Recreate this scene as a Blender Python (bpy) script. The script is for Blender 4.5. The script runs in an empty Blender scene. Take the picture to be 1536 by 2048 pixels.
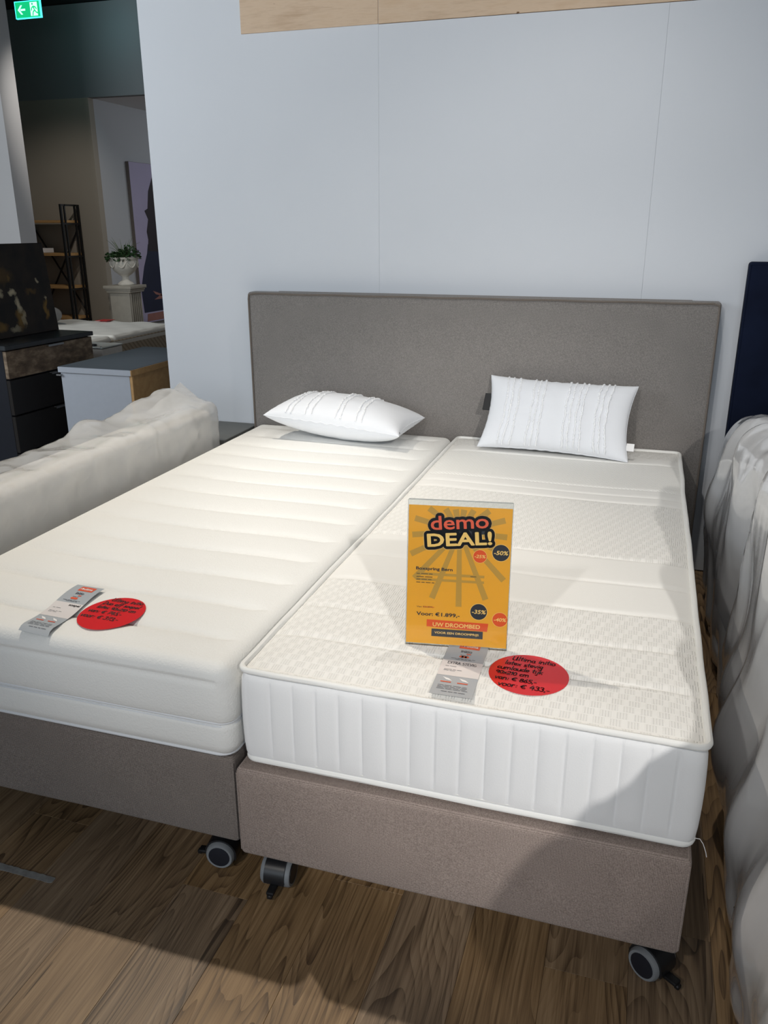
import bpy, bmesh, math, random
import numpy as np
from mathutils import Vector, Matrix, noise

random.seed(7)
SC = bpy.context.scene
COL = SC.collection
PI = math.pi

def lin(c):
    """sRGB 0-255 -> linear rgba"""
    r = []
    for v in c:
        v = v / 255.0
        r.append(v / 12.92 if v <= .04045 else ((v + .055) / 1.055) ** 2.4)
    return (r[0], r[1], r[2], 1.0)

# ------------------------------------------------------------------ camera
cam_d = bpy.data.cameras.new('camera')
cam = bpy.data.objects.new('camera', cam_d)
COL.objects.link(cam)
YAW, PITCH, ROLL, FPX = .3046, -.3335, -.0017, 1638.65
cam.location = (0.7295, -3.3737, 1.3628)
_f = Vector((-math.sin(YAW) * math.cos(PITCH), math.cos(YAW) * math.cos(PITCH), math.sin(PITCH)))
_r = Vector((math.cos(YAW), math.sin(YAW), 0))
_u = _r.cross(_f)
_r2 = math.cos(ROLL) * _r + math.sin(ROLL) * _u
_u2 = -math.sin(ROLL) * _r + math.cos(ROLL) * _u
cam.rotation_euler = Matrix((_r2, _u2, -_f)).transposed().to_euler()
cam_d.sensor_fit = 'VERTICAL'
cam_d.sensor_height = 36
cam_d.lens = FPX * 36 / 2048
cam_d.clip_start = .02
SC.camera = cam

# ------------------------------------------------------------------ world, lights, exposure
W = bpy.data.worlds.new('world')
SC.world = W
W.use_nodes = True
W.node_tree.nodes['Background'].inputs[0].default_value = (.86, .93, 1.0, 1)
W.node_tree.nodes['Background'].inputs[1].default_value = .26

def spot(name, loc, target, watts, size_deg, blend, color, radius):
    d = bpy.data.lights.new(name, 'SPOT')
    d.energy = watts; d.spot_size = math.radians(size_deg); d.spot_blend = blend
    d.color = color; d.shadow_soft_size = radius
    o = bpy.data.objects.new(name, d); COL.objects.link(o)
    o.location = loc
    o.rotation_euler = (Vector(target) - Vector(loc)).to_track_quat('-Z', 'Y').to_euler()
    return o

def area(name, loc, target, watts, sx, sy, color):
    d = bpy.data.lights.new(name, 'AREA')
    d.shape = 'RECTANGLE'; d.size = sx; d.size_y = sy; d.energy = watts; d.color = color
    o = bpy.data.objects.new(name, d); COL.objects.link(o)
    o.location = loc
    o.rotation_euler = (Vector(target) - Vector(loc)).to_track_quat('-Z', 'Y').to_euler()
    return o

spot('track_spot_front', (2.47, -5.4, 2.86), (.60, -1.35, .5), 360, 24, .6, (1, .96, .91), .04)
spot('track_spot_front_left', (-.45, -5.1, 3.0), (.45, -1.15, .5), 145, 34, .7, (1, .96, .91), .05)
spot('track_spot_left_bed', (-1.25, -.92, 3.15), (-.95, -1.80, .2), 178, 80, .6, (1, .91, .78), .03)
spot('track_spot_right_bed', (.60, -.92, 3.15), (.40, -.9, .5), 44, 96, .8, (1, .96, .9), .04)
spot('track_spot_wall', (.0, -1.9, 3.6), (-.1, .05, 1.7), 43, 105, 1.0, (1, .99, .97), .3)
area('shop_window_daylight', (.4, -8.2, 2.0), (.0, 0, 1.1), 100, 6.0, 2.6, (.80, .90, 1))
spot('far_room_spot', (-4.2, 3.6, 3.7), (-6.7, 5.9, .9), 130, 46, .8, (1, .94, .86), .05)
spot('far_bed_spot', (-3.4, .6, 3.6), (-4.3, 2.2, .5), 75, 90, .8, (1, .93, .84), .05)
area('far_shop_fill', (-5.0, -3.0, 2.6), (-6.0, 6, 2.6), 190, 3.0, 2.0, (.88, .95, 1))  # added unseen area lamp, lightens the far fascia and column
area('rear_room_fill', (-3.6, 8.0, 2.8), (-5.0, 7.6, .6), 38, 2.0, 2.0, (.88, .94, 1))  # added unseen area lamp, soft bluish fill on the rear side wall

SC.view_settings.view_transform = 'Standard'
SC.view_settings.look = 'None'
SC.view_settings.gamma = 1
SC.view_settings.use_curve_mapping = False
SC.view_settings.exposure = 0.0

# ------------------------------------------------------------------ material helpers
class NT:
    def __init__(s, name):
        s.m = bpy.data.materials.new(name); s.m.use_nodes = True
        s.t = s.m.node_tree; s.n = s.t.nodes; s.l = s.t.links
        s.b = s.n['Principled BSDF']; s.out = s.n['Material Output']
    def add(s, typ, **kw):
        nd = s.n.new(typ)
        for k, v in kw.items():
            if k.startswith('i_'):
                nd.inputs[int(k[2:])].default_value = v
            else:
                setattr(nd, k, v)
        return nd
    def link(s, a, b): s.l.new(a, b)
    def math(s, op, a, b=None, c=None):
        nd = s.n.new('ShaderNodeMath'); nd.operation = op
        for i, v in enumerate((a, b, c)):
            if v is None: continue
            if isinstance(v, (int, float)): nd.inputs[i].default_value = v
            else: s.l.new(v, nd.inputs[i])
        return nd.outputs[0]
    def obj(s):
        return s.add('ShaderNodeTexCoord').outputs['Object']
    def xyz(s, v=None):
        nd = s.add('ShaderNodeSeparateXYZ'); s.link(v or s.obj(), nd.inputs[0]); return nd.outputs
    def noise(s, scale, detail=2, rough=.5, vec=None, scl=None):
        v = vec or s.obj()
        if scl:
            mp = s.add('ShaderNodeMapping'); mp.inputs['Scale'].default_value = scl
            s.link(v, mp.inputs[0]); v = mp.outputs[0]
        nd = s.add('ShaderNodeTexNoise'); nd.inputs['Scale'].default_value = scale
        nd.inputs['Detail'].default_value = detail; nd.inputs['Roughness'].default_value = rough
        s.link(v, nd.inputs['Vector']); return nd.outputs['Fac']
    def ramp(s, fac, stops):
        nd = s.add('ShaderNodeValToRGB'); e = nd.color_ramp.elements
        while len(e) > 1: e.remove(e[0])
        e[0].position, e[0].color = stops[0]
        for p, c in stops[1:]:
            k = e.new(p); k.color = c
        s.link(fac, nd.inputs[0]); return nd.outputs[0]
    def bump(s, h, strength, dist, prev=None):
        nd = s.add('ShaderNodeBump'); nd.inputs['Strength'].default_value = strength
        nd.inputs['Distance'].default_value = dist
        s.link(h, nd.inputs['Height'])
        if prev is not None: s.link(prev, nd.inputs['Normal'])
        return nd.outputs[0]

def base(name, c, rough=.5, metal=0, spec=.5):
    t = NT(name)
    t.b.inputs['Base Color'].default_value = lin(c)
    t.b.inputs['Roughness'].default_value = rough
    t.b.inputs['Metallic'].default_value = metal
    t.b.inputs['Specular IOR Level'].default_value = spec
    return t

def simple(name, c, rough=.5, metal=0, spec=.5, var=.06, scale=30):
    """plain surface with a slight procedural tone variation"""
    t = base(name, c, rough, metal, spec)
    n = t.noise(scale, 3)
    k = lin(c)
    t.link(t.ramp(n, [(.3, tuple(x * (1 - var) for x in k[:3]) + (1,)), (.7, tuple(min(1, x * (1 + var)) for x in k[:3]) + (1,))]), t.b.inputs['Base Color'])
    return t.m

def emit(name, c, strength):
    t = base(name, c, .4)
    t.b.inputs['Emission Color'].default_value = lin(c)
    t.b.inputs['Emission Strength'].default_value = strength
    return t.m

MAT = {}
MAT['wall_white'] = simple('white_wall_board', (221, 225, 231), .55, var=.012, scale=2)
def plywood():
    t = base('birch_plywood', (205, 178, 146), .6)
    n = t.noise(3.0, 4, .6, scl=(1.6, 1, 9))
    f = t.noise(60, 2, .5, scl=(.3, 1, 3))
    sp = t.noise(22, 1, .5, scl=(1, 1, 2.6))
    a = t.math('ADD', t.math('MULTIPLY', n, .75), t.math('MULTIPLY', f, .25))
    col = t.ramp(a, [(.3, lin((200, 170, 140))), (.5, lin((220, 194, 166))), (.7, lin((210, 180, 148)))])
    mx = t.add('ShaderNodeMix', data_type='RGBA'); t.link(t.ramp(sp, [(.74, (0, 0, 0, 1)), (.78, (1, 1, 1, 1))]), mx.inputs[0])
    t.link(col, mx.inputs[6]); mx.inputs[7].default_value = lin((120, 84, 52))
    t.link(mx.outputs[2], t.b.inputs['Base Color'])
    return t.m
MAT['plywood'] = plywood()
MAT['black_ceiling'] = simple('black_ceiling', (14, 14, 15), .8)
MAT['fascia'] = simple('dark_grey_paint', (122, 124, 126), .7, var=.02, scale=1)
MAT['beige_wall'] = simple('beige_grey_paint', (150, 142, 130), .7, var=.02, scale=1)
MAT['blue_wall'] = simple('pale_grey_paint', (176, 178, 182), .7, var=.02, scale=1)
MAT['soffit'] = simple('white_soffit', (225, 225, 228), .7, var=.01)
MAT['column'] = simple('light_grey_column', (196, 196, 198), .7, var=.02, scale=2)

def floor_mat():
    t = base('wood_vinyl', (120, 95, 72), .5, spec=.35)
    oi = t.add('ShaderNodeObjectInfo').outputs['Random']
    tc = t.obj()
    cb = t.add('ShaderNodeCombineXYZ'); t.link(t.math('MULTIPLY', oi, 37), cb.inputs[0]); t.link(t.math('MULTIPLY', oi, 91), cb.inputs[1])
    va = t.add('ShaderNodeVectorMath', operation='ADD'); t.link(tc, va.inputs[0]); t.link(cb.outputs[0], va.inputs[1])
    v = va.outputs[0]
    big = t.noise(1.5, 2.5, .45, vec=v, scl=(3.4, .42, 1))
    sx = t.xyz(v)[0]
    rings = t.math('FRACT', t.math('ADD', t.math('MULTIPLY', sx, 44), t.math('MULTIPLY', big, 44)))
    rings = t.math('POWER', rings, 2.2)
    patch = t.noise(1.3, 2, .5, vec=v, scl=(2.5, .7, 1))
    patch = t.ramp(patch, [(.35, (.05, .05, .05, 1)), (.68, (1, 1, 1, 1))])
    rings = t.math('MULTIPLY', rings, patch)
    fine = t.noise(95, 3, .7, vec=v, scl=(1.5, .035, 1))
    med = t.noise(11, 4, .65, vec=v, scl=(2.6, .16, 1))
    knot = t.noise(4.5, 2, .5, vec=v, scl=(1.3, .5, 1))
    crack = t.noise(24, 2, .5, vec=v, scl=(1.6, .06, 1))
    f = t.math('ADD', t.math('MULTIPLY', rings, -.30), t.math('ADD', t.math('MULTIPLY', fine, .60), t.math('MULTIPLY', med, .50)))
    f = t.math('SUBTRACT', f, t.math('MULTIPLY', t.math('GREATER_THAN', crack, .715), .22))
    col = t.ramp(f, [(.16, lin((54, 41, 30))), (.36, lin((100, 79, 57))), (.52, lin((140, 114, 84))), (.72, lin((172, 144, 110)))])
    hs = t.add('ShaderNodeHueSaturation'); t.link(col, hs.inputs['Color'])
    t.link(t.math('ADD', t.math('MULTIPLY', oi, .12), 1.0), hs.inputs['Value'])
    t.link(t.math('ADD', t.math('MULTIPLY', oi, .25), .85), hs.inputs['Saturation'])
    mx = t.add('ShaderNodeMix', data_type='RGBA')
    t.link(t.ramp(knot, [(.80, (0, 0, 0, 1)), (.88, (.7, .7, .7, 1))]), mx.inputs[0])
    t.link(hs.outputs[0], mx.inputs[6]); mx.inputs[7].default_value = lin((50, 36, 26))
    t.link(mx.outputs[2], t.b.inputs['Base Color'])
    t.link(t.bump(f, .25, .0015), t.b.inputs['Normal'])
    t.link(t.math('ADD', t.math('MULTIPLY', fine, .25), .36), t.b.inputs['Roughness'])
    return t.m
MAT['floor'] = floor_mat()
MAT['floor_base'] = simple('floor_underlay', (70, 55, 42), .6)

def weave(name, dark, light, pitch, speck, bump=.35):
    t = base(name, light, .92, spec=.15)
    x, y, z = t.xyz()
    w1 = t.math('ADD', x, y)
    k = 2 * PI / pitch
    a = t.math('SINE', t.math('MULTIPLY', t.math('ADD', w1, z), k))
    b = t.math('SINE', t.math('MULTIPLY', t.math('SUBTRACT', w1, z), k))
    p = t.math('MULTIPLY', a, b)
    n = t.noise(speck, 2, .7)
    n2 = t.noise(14, 3, .6)
    f = t.math('ADD', t.math('MULTIPLY', p, .17), t.math('ADD', t.math('MULTIPLY', n, .62), t.math('MULTIPLY', n2, .08)), )
    f = t.math('ADD', f, .06)
    t.link(t.ramp(f, [(.18, lin(dark)), (.68, lin(light))]), t.b.inputs['Base Color'])
    t.link(t.bump(p, bump, .0012), t.b.inputs['Normal'])
    t.b.inputs['Sheen Weight'].default_value = .15
    return t.m
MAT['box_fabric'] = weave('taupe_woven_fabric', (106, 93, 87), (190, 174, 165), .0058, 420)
MAT['box_fabric_shade'] = weave('shaded_taupe_fabric', (90, 82, 78), (160, 150, 143), .0056, 420)  # darker copy of the taupe weave, shade of the left base in its colour
MAT['head_fabric'] = weave('grey_headboard_fabric', (98, 95, 93), (160, 155, 151), .0045, 330, .12)
MAT['head_piping'] = weave('grey_piping_fabric', (92, 86, 80), (140, 130, 122), .004, 520, .1)

def knit(name, c, scale=330, strength=.35):
    t = base(name, c, .85, spec=.2)
    n = t.noise(scale, 3, .6)
    t.link(t.bump(n, strength, .0016), t.b.inputs['Normal'])
    t.b.inputs['Sheen Weight'].default_value = .12
    return t.m
MAT['knit'] = knit('white_knit_cover', (238, 238, 235), 230, .75)
MAT['knit_border'] = knit('white_knit_border', (236, 237, 238), 330, .25)
MAT['piping'] = knit('white_piping', (238, 238, 235), 400, .15)

def wicker_top():
    """raised jacquard pattern of the quilted top, zone by zone along the bed"""
    t = base('white_jacquard_top', (240, 239, 235), .8, spec=.2)
    x, y, z = t.xyz()
    # strokes
    cw, ch = .030, .021
    row = t.math('FLOOR', t.math('DIVIDE', y, ch))
    par = t.math('MULTIPLY', t.math('MODULO', t.math('ABSOLUTE', row), 3), cw * .36)
    xs = t.math('ADD', x, par)
    fx = t.math('FRACT', t.math('DIVIDE', xs, cw)); fy = t.math('FRACT', t.math('DIVIDE', y, ch))
    on = t.math('MULTIPLY', t.math('LESS_THAN', fx, .68), t.math('LESS_THAN', t.math('ABSOLUTE', t.math('SUBTRACT', fy, .5)), .42))
    st = t.math('ABSOLUTE', t.math('SINE', t.math('MULTIPLY', xs, PI / .0052)))
    wick = t.math('MULTIPLY', on, st)
    # dots
    k = 2 * PI / .0135
    dots = t.math('MULTIPLY', t.math('SINE', t.math('MULTIPLY', x, k)), t.math('SINE', t.math('MULTIPLY', y, k)))
    dots = t.math('ADD', t.math('MULTIPLY', dots, .5), .5)
    def band(a, b):
        return t.math('MULTIPLY', t.math('GREATER_THAN', y, a), t.math('LESS_THAN', y, b))
    wz = t.math('ADD', t.math('ADD', band(-2.2, -1.60), band(-1.264, -.775)), band(-.20, .1))
    dz = band(-.62, -.285)
    fine = t.noise(330, 2)
    h = t.math('ADD', t.math('MULTIPLY', wick, wz), t.math('MULTIPLY', dots, dz))
    h = t.math('ADD', h, t.math('MULTIPLY', fine, .25))
    t.link(t.bump(h, .65, .0018), t.b.inputs['Normal'])
    return t.m
MAT['wicker'] = wicker_top()
MAT['pillow'] = knit('white_cotton', (232, 235, 240), 150, .18)
MAT['tuft'] = knit('white_tuft', (240, 242, 245), 300, .5)
MAT['black'] = simple('black_plastic', (22, 23, 26), .45)
MAT['navy_plastic'] = simple('dark_navy_plastic', (28, 32, 42), .4)
MAT['rubber'] = simple('grey_tyre_rubber', (132, 136, 140), .45)
MAT['caster_house'] = simple('caster_housing', (30, 31, 34), .35)

def film(name, alpha, tint, rough, scl, strength):
    t = base(name, tint, rough, spec=.5)
    n1 = t.math('ABSOLUTE', t.math('SUBTRACT', t.noise(3.2, 2, .5, scl=scl), .5))
    n2 = t.math('ABSOLUTE', t.math('SUBTRACT', t.noise(9, 2, .5, scl=scl), .5))
    h = t.math('ADD', n1, t.math('MULTIPLY', n2, .35))
    nrm = t.bump(h, strength, .05)
    t.link(nrm, t.b.inputs['Normal'])
    lw = t.add('ShaderNodeLayerWeight'); lw.inputs[0].default_value = .35
    t.link(nrm, lw.inputs['Normal'])
    al = t.math('ADD', t.math('MULTIPLY', lw.outputs['Facing'], .55), alpha)
    nd = t.math('MINIMUM', al, .97)
    t.link(nd, t.b.inputs['Alpha'])
    t.b.inputs['Specular IOR Level'].default_value = .9
    t.b.inputs['Coat Weight'].default_value = 1.0
    t.b.inputs['Coat Roughness'].default_value = .07
    return t.m
MAT['film_left'] = film('milky_plastic_film', .34, (214, 214, 213), .2, (1, .7, 1), .6)
MAT['film_right'] = film('clear_plastic_film', .52, (232, 233, 235), .13, (1, 1.1, .4), .25)
MAT['core'] = simple('wrapped_mattress_cover', (232, 230, 227), .85, var=.02, scale=8)
MAT['navy_velvet'] = simple('navy_velvet', (20, 27, 46), .9, spec=.1, var=.25, scale=6)

def clear(name, mixf=.12):
    m = bpy.data.materials.new(name); m.use_nodes = True
    n, l = m.node_tree.nodes, m.node_tree.links
    n.remove(n['Principled BSDF'])
    tr = n.new('ShaderNodeBsdfTransparent'); tr.inputs[0].default_value = (.95, .96, .96, 1)
    gl = n.new('ShaderNodeBsdfGlossy'); gl.inputs['Roughness'].default_value = .05
    fr = n.new('ShaderNodeFresnel'); fr.inputs[0].default_value = 1.35
    mx = n.new('ShaderNodeMixShader')
    l.new(fr.outputs[0], mx.inputs[0]); l.new(tr.outputs[0], mx.inputs[1]); l.new(gl.outputs[0], mx.inputs[2])
    l.new(mx.outputs[0], n['Material Output'].inputs[0])
    return m
MAT['acrylic'] = clear('clear_acrylic')
MAT['acrylic_edge'] = simple('acrylic_cut_edge', (206, 212, 210), .15)

def inkm(name, c, rough=.35): return simple(name, c, rough, var=.01)
MAT['p_yellow'] = inkm('poster_yellow', (243, 172, 40))
MAT['p_ray'] = inkm('poster_ray', (196, 152, 62))
MAT['p_dark'] = inkm('poster_dark', (42, 44, 52))
MAT['p_orange'] = inkm('poster_orange', (232, 86, 30))
MAT['p_coral'] = inkm('poster_coral', (238, 96, 62))
MAT['p_cream'] = inkm('poster_cream', (252, 208, 118))
MAT['p_edge'] = inkm('poster_thin_line', (110, 86, 48))
MAT['red'] = inkm('red_sticker', (216, 28, 36), .28)
MAT['ink'] = inkm('black_marker', (24, 14, 18), .5)
MAT['leaf_grey'] = inkm('leaflet_grey', (176, 182, 188), .3)
MAT['leaf_white'] = inkm('leaflet_white', (226, 221, 220), .3)
MAT['leaf_orange'] = inkm('leaflet_orange', (224, 92, 58), .35)
MAT['leaf_ink'] = inkm('leaflet_ink', (60, 66, 80), .4)
MAT['white_paint'] = inkm('white_print', (240, 240, 240), .4)
MAT['tape'] = simple('worn_grey_tape', (152, 152, 150), .5, var=.2, scale=60)
MAT['stand_top'] = simple('grey_stone_laminate', (92, 94, 92), .5, var=.05)
MAT['stand_black'] = simple('black_laminate', (24, 24, 26), .5)
MAT['dresser_grey'] = simple('light_grey_laminate', (172, 178, 188), .5, var=.02)
MAT['dresser_top'] = simple('slate_laminate', (118, 124, 132), .45, var=.06, scale=5)
def oak(name, a, b):
    t = base(name, a, .5)
    n = t.noise(5, 4, .6, scl=(1, 6, 6)); t.link(t.ramp(n, [(.3, lin(a)), (.7, lin(b))]), t.b.inputs['Base Color']); return t.m
MAT['oak'] = oak('oak_veneer', (196, 158, 108), (178, 138, 90))
MAT['shelf_wood'] = oak('shelf_wood', (190, 150, 98), (165, 124, 76))
def rustic():
    t = base('rustic_oak', (110, 92, 74), .6)
    n = t.noise(6, 4, .6, scl=(2, 2.2, 5)); t.link(t.ramp(n, [(.3, lin((78, 66, 54))), (.5, lin((112, 94, 76))), (.72, lin((158, 140, 118)))]), t.b.inputs['Base Color']); return t.m
MAT['rustic'] = rustic()
MAT['side_black'] = simple('black_brown_lacquer', (30, 27, 26), .4)
MAT['side_navy'] = simple('navy_black_lacquer', (22, 26, 36), .4)
MAT['side_top'] = simple('dark_slate_top', (52, 56, 60), .35, var=.1)
MAT['metal'] = simple('brushed_steel', (170, 172, 174), .35, metal=.9)
MAT['black_metal'] = simple('black_metal', (12, 12, 13), .5)
MAT['canvas_dark'] = None
def canvas():
    """generic dark brown painting: loose pale and ochre smudges, no figures"""
    t = base('dark_brown_canvas_print', (26, 20, 16), .5)
    tc = t.obj()
    nd = t.add('ShaderNodeTexNoise'); nd.inputs['Scale'].default_value = 22; nd.inputs['Detail'].default_value = 4
    t.link(tc, nd.inputs['Vector'])
    off = t.add('ShaderNodeVectorMath', operation='MULTIPLY_ADD'); t.link(nd.outputs['Color'], off.inputs[0])
    off.inputs[1].default_value = (.07, .07, .07); t.link(tc, off.inputs[2])
    x, y, z = t.xyz(off.outputs[0])
    def blobs(lst):
        tot = None
        for (cy, cz, ry, rz, k) in lst:
            a = t.math('DIVIDE', t.math('SUBTRACT', y, cy + .035), ry); b = t.math('DIVIDE', t.math('SUBTRACT', z, cz + .035), rz)
            d = t.math('ADD', t.math('MULTIPLY', a, a), t.math('MULTIPLY', b, b))
            v = t.math('MULTIPLY', t.math('MAXIMUM', t.math('SUBTRACT', 1, d), 0), k)
            tot = v if tot is None else t.math('MAXIMUM', tot, v)
        return tot
    pale = blobs([(.06, .235, .030, .025, 1), (.085, .165, .026, .055, 1), (-.04, .24, .03, .03, .8), (.105, .09, .014, .05, .6), (.26, .285, .014, .016, .8), (.30, .19, .012, .02, .7), (-.12, .2, .03, .05, .7), (.03, .04, .05, .014, .5)])
    och = blobs([(.30, .13, .022, .07, .9), (.05, .31, .022, .022, .5), (.08, .09, .04, .07, .7), (-.07, .06, .06, .03, .6), (.2, .23, .05, .02, .35), (.0, .32, .1, .05, .25)])
    n = t.noise(9, 3, .6)
    bg = t.ramp(n, [(.35, lin((18, 15, 15))), (.7, lin((46, 36, 28)))])
    m1 = t.add('ShaderNodeMix', data_type='RGBA'); t.link(och, m1.inputs[0]); t.link(bg, m1.inputs[6]); m1.inputs[7].default_value = lin((150, 116, 52))
    m2 = t.add('ShaderNodeMix', data_type='RGBA'); t.link(pale, m2.inputs[0]); t.link(m1.outputs[2], m2.inputs[6]); m2.inputs[7].default_value = lin((206, 194, 164))
    t.link(m2.outputs[2], t.b.inputs['Base Color'])
    return t.m
MAT['canvas_dark'] = canvas()
MAT['stone'] = simple('white_stone', (206, 202, 192), .8, var=.08, scale=20)
MAT['stone_ped'] = simple('grey_stone', (168, 162, 150), .8, var=.06, scale=14)
MAT['leaf'] = simple('ivy_leaf', (40, 70, 36), .55, var=.3, scale=30)
MAT['grass'] = simple('grass_blade', (84, 100, 62), .6, var=.2, scale=20)
MAT['lavender'] = simple('lavender_print', (170, 162, 190), .6, var=.04, scale=2)
MAT['print_navy'] = simple('navy_print', (32, 38, 62), .6, var=.1, scale=4)
MAT['print_hair'] = simple('dark_hair_print', (44, 36, 42), .6, var=.1, scale=8)
MAT['print_skin'] = simple('skin_print', (150, 104, 96), .6, var=.1, scale=8)
MAT['canvas_edge'] = simple('canvas_edge', (92, 84, 80), .7)
MAT['far_ticking'] = None
def ticking():
    t = base('beige_ticking', (172, 158, 138), .8)
    x, y, z = t.xyz()
    s = t.math('SINE', t.math('MULTIPLY', t.math('ADD', y, z), 2 * PI / .05))
    t.link(t.bump(s, .6, .004), t.b.inputs['Normal'])
    t.link(t.ramp(t.math('ADD', t.math('MULTIPLY', s, .5), .5), [(.1, lin((150, 136, 116))), (.5, lin((176, 162, 142)))]), t.b.inputs['Base Color'])
    return t.m
MAT['far_ticking'] = ticking()
MAT['far_top'] = knit('far_mattress_top', (226, 224, 216), 60, .3)
MAT['grey_cotton'] = simple('grey_cotton', (150, 150, 150), .9)
MAT['cab_white'] = simple('white_cabinet', (214, 208, 200), .5)
MAT['exit_green'] = emit('exit_green', (20, 190, 120), 1.15)
MAT['exit_white'] = emit('exit_white', (190, 250, 240), 1.5)
MAT['exit_cyan'] = emit('exit_edge', (70, 235, 240), 2.2)
MAT['thread'] = simple('white_thread', (220, 220, 220), .8)
MAT['zip'] = knit('zip_tape', (225, 228, 232), 300, .1)

# ------------------------------------------------------------------ geometry helpers (return (verts, faces))
def merge(*gs):
    V, F = [], []
    for v, f in gs:
        o = len(V); V.extend([tuple(p) for p in v]); F.extend([tuple(i + o for i in q) for q in f])
    return V, F

def xf(g, M):
    return [tuple(M @ Vector(p)) for p in g[0]], g[1]

def mv(g, x=0, y=0, z=0):
    return [(p[0] + x, p[1] + y, p[2] + z) for p in g[0]], g[1]

def box(x0, x1, y0, y1, z0, z1):
    v = [(x0, y0, z0), (x1, y0, z0), (x1, y1, z0), (x0, y1, z0), (x0, y0, z1), (x1, y0, z1), (x1, y1, z1), (x0, y1, z1)]
    return v, [(3, 2, 1, 0), (4, 5, 6, 7), (0, 1, 5, 4), (1, 2, 6, 5), (2, 3, 7, 6), (3, 0, 4, 7)]

def rbox(x0, x1, y0, y1, z0, z1, r=.004, seg=2):
    bm = bmesh.new()
    v, f = box(x0, x1, y0, y1, z0, z1)
    vs = [bm.verts.new(p) for p in v]
    for q in f: bm.faces.new([vs[i] for i in q])
    bmesh.ops.bevel(bm, geom=bm.edges[:], offset=r, segments=seg, affect='EDGES', profile=.5)
    bm.verts.index_update()
    out = [tuple(p.co) for p in bm.verts], [tuple(p.index for p in q.verts) for q in bm.faces]
    bm.free(); return out

def frame_of(d):
    d = Vector(d).normalized()
    a = Vector((0, 0, 1)) if abs(d.z) < .9 else Vector((1, 0, 0))
    u = d.cross(a).normalized(); return u, d.cross(u).normalized()

def tube(path, r, n=8, closed=False, cap=True):
    P = [Vector(p) for p in path]; m = len(P); V, F = [], []
    pu = None
    for i, p in enumerate(P):
        if closed: d = P[(i + 1) % m] - P[i - 1]
        else: d = P[min(i + 1, m - 1)] - P[max(i - 1, 0)]
        d.normalize()
        if pu is None: u, w = frame_of(d)
        else:
            u = (pu - d * pu.dot(d))
            if u.length < 1e-6: u, w = frame_of(d)
            u.normalize(); w = d.cross(u)
        pu = u
        rr = r[i] if isinstance(r, (list, tuple)) else r
        for k in range(n):
            a = 2 * PI * k / n
            V.append(tuple(p + (u * math.cos(a) + w * math.sin(a)) * rr))
    for i in range(m if closed else m - 1):
        j = (i + 1) % m
        for k in range(n):
            F.append((i * n + k, i * n + (k + 1) % n, j * n + (k + 1) % n, j * n + k))
    if cap and not closed:
        F.append(tuple(range(n))[::-1]); F.append(tuple((m - 1) * n + k for k in range(n)))
    return V, F

def cyl(p0, p1, r, n=16): return tube([p0, p1], r, n)

def lathe(prof, n=24, axis='z', cap=True):
    V, F = [], []
    for (r, h) in prof:
        for k in range(n):
            a = 2 * PI * k / n; c, s = r * math.cos(a), r * math.sin(a)
            V.append((c, s, h) if axis == 'z' else ((h, c, s) if axis == 'x' else (c, h, s)))
    m = len(prof)
    for i in range(m - 1):
        for k in range(n):
            F.append((i * n + k, i * n + (k + 1) % n, (i + 1) * n + (k + 1) % n, (i + 1) * n + k))
    if cap:
        F.append(tuple(range(n))[::-1]); F.append(tuple((m - 1) * n + k for k in range(n)))
    return V, F

def prism(poly, z0, z1):
    n = len(poly)
    V = [(x, y, z0) for x, y in poly] + [(x, y, z1) for x, y in poly]
    F = [tuple(range(n))[::-1], tuple(range(n, 2 * n))] + [(i, (i + 1) % n, n + (i + 1) % n, n + i) for i in range(n)]
    return V, F

def axis_pts(lo, hi, r, step, seg=4):
    n = max(1, int(round((hi - lo - 2 * r) / step)))
    a = [lo + r * i / seg for i in range(seg)]
    b = [lo + r + (hi - lo - 2 * r) * i / n for i in range(n + 1)]
    c = [hi - r + r * (i + 1) / seg for i in range(seg)]
    return a + b + c

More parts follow.
